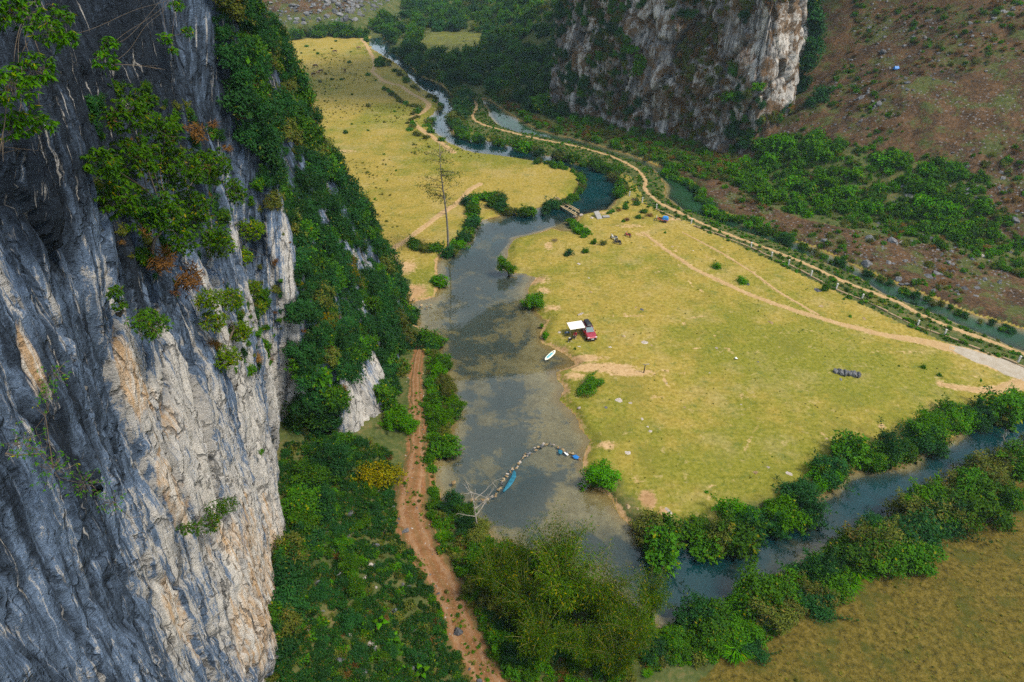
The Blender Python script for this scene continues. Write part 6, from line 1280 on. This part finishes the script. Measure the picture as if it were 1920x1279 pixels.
def seated(px, py, rz):
    e = link('person', None, loc=on_ground(px, py), rot=(0, 0, rz))
    J = {'pel': ((0, -.05, .52), .15), 'bel': ((0, -.1, .68), .14), 'che': ((0, -.14, .88), .16), 'nec': ((0, -.12, 1.05), .06), 'hd0': ((0, -.09, 1.14), .085), 'hd1': ((0, -.08, 1.24), .10), 'hd2': ((0, -.09, 1.32), .07)}
    ed = [('pel', 'bel'), ('bel', 'che'), ('che', 'nec'), ('nec', 'hd0'), ('hd0', 'hd1'), ('hd1', 'hd2')]
    for s, k in ((-1, 'l'), (1, 'r')):
        J.update({k + 'hip': ((s * .1, .02, .52), .10), k + 'kne': ((s * .15, .42, .52), .07), k + 'ank': ((s * .16, .48, .10), .045), k + 'toe': ((s * .17, .64, .05), .04), k + 'sho': ((s * .19, -.13, .98), .065), k + 'elb': ((s * .27, .02, .74), .05), k + 'wri': ((s * .16, .24, .66), .035), k + 'han': ((s * .13, .32, .64), .03)})
        ed += [('pel', k + 'hip'), (k + 'hip', k + 'kne'), (k + 'kne', k + 'ank'), (k + 'ank', k + 'toe'), ('che', k + 'sho'), (k + 'sho', k + 'elb'), (k + 'elb', k + 'wri'), (k + 'wri', k + 'han')]
        for f in range(5):
            t = k + f'f{f}'; J[t] = ((s * (.13 + (f - 2) * .018), .38 + .01 * (2 - abs(f - 2)) - (.03 if f == 0 else 0), .62), .009); ed.append((k + 'han', t))
    nm = list(J); me = bpy.data.meshes.new('body'); me.from_pydata([J[n][0] for n in nm], [(nm.index(a), nm.index(b)) for a, b in ed], []); o = link('body', me, e)
    o.modifiers.new('skin', 'SKIN')
    for i, n in enumerate(nm): me.skin_vertices[0].data[i].radius = (J[n][1],) * 2; me.skin_vertices[0].data[i].use_root = n == 'pel'
    o.modifiers.new('sub', 'SUBSURF').levels = 1; o.modifiers['sub'].render_levels = 2
    t = NT('clothed_body'); z = t.n('ShaderNodeSeparateXYZ', {0: t.n('ShaderNodeTexCoord').outputs['Object']}).outputs; head = t.step(z[2], 1.03, 1.05); hand = t.math('MULTIPLY', t.step(z[1], .22, .25), t.step(z[2], .585, .6))
    top = t.step(z[2], .60, .62); c = t.mix(top, (0.025, 0.025, 0.032), (0.30, 0.03, 0.035)); c = t.mix(t.math('MAXIMUM', head, t.math('MULTIPLY', hand, t.step(z[1], .50, .40))), c, (0.42, 0.25, 0.17)); me.materials.append(t.out(t.pbr(c, .8)))
    h = MB(); an = np.arange(10) * 2 * math.pi / 10
    h.loft([np.c_[np.cos(an) * r, np.sin(an) * r * 1.1 - .10, np.full(10, zz)] for r, zz in ((.105, 1.20), (.118, 1.27), (.108, 1.34), (.06, 1.39))]); h.build('hair', M['hair'], e, True)
    tag(e, 'person in red top and dark trousers sitting under the awning beside the car', 'person')
seated(1078, 634, R(150))

# paddleboard half on the water
pb0, pb1 = G(1022, 676, ZW), G(1041, 658, ZW); c = (pb0 + pb1) / 2; d = pb1 - pb0; e = link('paddleboard', None, loc=c + [0, 0, .02], rot=(0, 0, math.atan2(d[1], d[0]))); L = 3.3; tt = np.linspace(-1, 1, 15)
hw = lambda t: .40 * (1 - abs(t) ** 2.6) ** .6 + .001
M['board'] = plain('cream_board', (0.78, 0.76, 0.62), .35, .5, var=.04); M['pad'] = plain('blue_deck_pad', (0.16, 0.44, 0.52), .8, .2)
MB().loft([np.array([(t * L / 2, -hw(t), .06), (t * L / 2, -hw(t) * .85, .0), (t * L / 2, hw(t) * .85, .0), (t * L / 2, hw(t), .06), (t * L / 2, hw(t) * .85, .13), (t * L / 2, -hw(t) * .85, .13)]) for t in tt]).build('hull', M['board'], e)
MB().box((-.15, 0, .14), (1.7, .40, .02)).build('deck_pad', M['pad'], e); MB().box((1.0, 0, .14), (.35, .16, .03)).build('bungee', M['black'], e); MB().tube(np.array([(-.9, .1, .17), (.7, -.08, .17)]), .02, 5).build('paddle_shaft', M['black'], e)
tag(e, 'cream paddleboard with pale blue deck floating at the pool edge', 'paddleboard')

# ------------------------------------------------------------------ motorbikes
def motorbike(px, py, rz, paint, label, s=1.0):
    e = link('motorbike', None, loc=on_ground(px, py), rot=(0, 0, rz), scale=s); an = np.linspace(0, 2 * math.pi, 17)
    for y in (-.62, .64):
        w = MB().tube(np.c_[0 * an, y + .25 * np.cos(an), .30 + .25 * np.sin(an)], .055, 6, caps=False).build('wheel', M['rubber'], e, True); MB().tube(np.array([(-.05, y, .3), (.05, y, .3)]), .15, 10).build('rim', M['metal'], w)
    MB().loft([np.array([(-w_, y, z0), (w_, y, z0), (w_ * .8, y, z1), (-w_ * .8, y, z1)]) for y, w_, z0, z1 in ((-.75, .07, .62, .78), (-.35, .15, .42, .76), (.05, .13, .28, .56), (.3, .10, .30, .62), (.48, .12, .45, .92))]).build('body', paint, e)
    MB().box((0, -.30, .81), (.26, .75, .10), 0, .9).build('seat', M['black'], e); MB().tube(np.array([(0, .64, .3), (0, .50, .75), (0, .42, 1.0)]), .035, 6).build('fork', M['metal'], e); MB().tube(np.array([(-.33, .30, 1.05), (0, .42, 1.0), (.33, .30, 1.05)]), .022, 5).build('handlebar', M['black'], e)
    MB().box((0, .56, .88), (.18, .14, .18)).build('headlight', M['lamp'], e); MB().tube(np.array([(.12, .0, .3), (.14, -.7, .38)]), .05, 6).build('exhaust', M['metal'], e)
    for k in (-.28, .28): MB().tube(np.array([(k * .8, .36, 1.05), (k * 1.2, .34, 1.22)]), .02, 4).build('mirror', M['black'], e)
    return tag(e, label, 'motorbike', 'motorbikes parked at the top of the meadow')
M['paint_dark'] = plain('dark_blue_paint', (0.03, 0.04, 0.07), .3, .5); M['paint_white'] = plain('white_paint', (0.70, 0.70, 0.72), .35, .5); M['paint_pink'] = plain('crimson_paint', (0.42, 0.05, 0.09), .35, .5)
motorbike(1157, 458, R(62), M['paint_dark'], 'dark motorbike, front one of the pair parked close together', 1.1); motorbike(1151, 450, R(50), M['paint_white'], 'white motorbike just behind the dark one of the pair', 1.1); motorbike(1177, 444, R(48), M['paint_pink'], 'crimson motorbike parked apart up the meadow')
M['tarp'] = plain('blue_tarpaulin', (0.03, 0.20, 0.55), .5, .4, var=.2); M['red_metal'] = plain('faded_red_paint', (0.50, 0.12, 0.07), .5, .3, var=.25)
e = link('cargo_tricycle', None, loc=on_ground(1240, 416), rot=(0, 0, R(-108)))
an = np.linspace(0, 2 * math.pi, 17)
for x, y in ((0, -1.35), (-.6, .75), (.6, .75)): MB().tube(np.c_[0 * an + x, y + .27 * np.cos(an), .30 + .27 * np.sin(an)], .07, 6, caps=False).build('wheel', M['rubber'], e, True)
MB().box((0, .75, .58), (1.25, 1.5, .2)).build('cargo_bed', M['red_metal'], e); MB().loft([np.array([(-w_, y, .68), (w_, y, .68), (w_ * .8, y, .68 + h), (-w_ * .8, y, .68 + h)]) for y, w_, h in ((.05, .45, .2), (.3, .6, .55), (.9, .62, .62), (1.35, .6, .5), (1.5, .45, .15))]).build('tarpaulin', M['tarp'], e)
MB().loft([np.array([(-w_, y, z0), (w_, y, z0), (w_ * .8, y, z1), (-w_ * .8, y, z1)]) for y, w_, z0, z1 in ((.0, .14, .4, .85), (-.6, .17, .35, .82), (-.95, .14, .4, .95))]).build('body', M['red_metal'], e); MB().box((0, -.35, .9), (.3, .7, .1)).build('seat', M['black'], e); MB().tube(np.array([(-.38, -.85, 1.15), (0, -.98, 1.08), (.38, -.85, 1.15)]), .025, 5).build('handlebar', M['black'], e); MB().tube(np.array([(0, -1.35, .3), (0, -1.0, 1.08)]), .04, 6).build('fork', M['metal'], e); MB().box((0, -1.15, .95), (.35, .12, .4)).build('windshield', M['paint_white'], e)
tag(e, 'red three wheeled cargo bike with a blue tarpaulin by the canal wall', 'cargo tricycle')

# ------------------------------------------------------------------ cattle on the far meadow
M['hide'] = plain('brown_hide', (0.10, 0.055, 0.035), .8, .2, var=.3); M['hide_tan'] = plain('tan_hide', (0.30, 0.17, 0.09), .8, .2, var=.25)
def cow(px, py, rz, mat, label, graze=True, s=1.0):
    e = link('cow', None, loc=on_ground(px, py), rot=(0, 0, rz), scale=s)
    J = {'rump': ((0, -.75, 1.12), .27), 'bel': ((0, -.25, 1.05), .34), 'che': ((0, .4, 1.05), .33), 'wit': ((0, .62, 1.15), .24), 'nec': ((0, .92, 1.05 if graze else 1.3), .16), 'pol': ((0, 1.15, .72 if graze else 1.5), .14), 'mid': ((0, 1.27, .5 if graze else 1.42), .11), 'muz': ((0, 1.36, .3 if graze else 1.33), .085), 'tl0': ((0, -1.0, 1.15), .05), 'tl1': ((0, -1.07, .6), .025)}
    ed = [('rump', 'bel'), ('bel', 'che'), ('che', 'wit'), ('wit', 'nec'), ('nec', 'pol'), ('pol', 'mid'), ('mid', 'muz'), ('rump', 'tl0'), ('tl0', 'tl1')]
    for x, k in ((-1, 'l'), (1, 'r')):
        J.update({k + 'h0': ((x * .18, -.78, .95), .17), k + 'h1': ((x * .20, -.66, .66), .10), k + 'h2': ((x * .20, -.88, .40), .06), k + 'h3': ((x * .20, -.84, .05), .055), k + 'f0': ((x * .17, .5, .85), .13), k + 'f1': ((x * .18, .5, .48), .07), k + 'f2': ((x * .18, .5, .05), .055), k + 'ear': ((x * .24, 1.12, .80 if graze else 1.56), .04), k + 'hor': ((x * .14, 1.06, .95 if graze else 1.72), .025)})
        ed += [('rump', k + 'h0'), (k + 'h0', k + 'h1'), (k + 'h1', k + 'h2'), (k + 'h2', k + 'h3'), ('che', k + 'f0'), (k + 'f0', k + 'f1'), (k + 'f1', k + 'f2'), ('pol', k + 'ear'), ('pol', k + 'hor')]
    nm = list(J); me = bpy.data.meshes.new('body'); me.from_pydata([J[n][0] for n in nm], [(nm.index(a), nm.index(b)) for a, b in ed], []); o = link('body', me, e); me.materials.append(mat); o.modifiers.new('skin', 'SKIN')
    for i, n in enumerate(nm): me.skin_vertices[0].data[i].radius = (J[n][1],) * 2; me.skin_vertices[0].data[i].use_root = n == 'bel'
    o.modifiers.new('sub', 'SUBSURF').render_levels = 1; tag(e, label, 'cow', 'cattle grazing in the far meadow')
for a in [(597, 140, .9, M['hide_tan'], 'tan cow in the small herd in the far meadow'), (602, 137, 2.0, M['hide'], 'dark cow behind the tan one in the far herd'), (592, 127, 1.4, M['hide'], 'dark cow grazing at the back of the far herd'), (588, 143, -.6, M['hide'], 'dark cow at the outer side of the far herd'), (647, 136, .3, M['hide'], 'single brown cow grazing apart from the herd toward the river'), (673, 93, 1.2, M['hide_tan'], 'tan cow near the far end of the winding path'), (628, 100, 1.8, M['hide'], 'brown cow among the small bushes of the far meadow')]:
    cow(*a)
e = sheet('tarp_scrap', [(0, 0)] * 3, M['net_deep'], 'x') if False else None
p = on_ground(1680, 130); o = MB().loft([np.array([(-.7, y, 0), (.7, y, 0), (.5, y, h), (-.5, y, h)]) for y, h in ((-.5, .2), (0, .7), (.6, .3))]).build('tarp_bundle', M['net_deep'], None, loc=p); tag(o, 'small blue bundle on the steep brown hillside', 'bundle')

# ------------------------------------------------------------------ haze in the valley air
b = MB().box((0, 1900, 88), (5600, 5400, 190))
t = NT('haze'); pv = t.n('ShaderNodeVolumePrincipled', {'Color': (0.55, 0.80, 0.95, 1), 'Density': 0.00018, 'Anisotropy': 0.2})
t.t.links.new(pv.outputs[0], t.o.inputs['Volume'])
tag(b.build('haze', t.m), 'thin pale blue haze filling the valley air', 'haze', None, 'stuff')
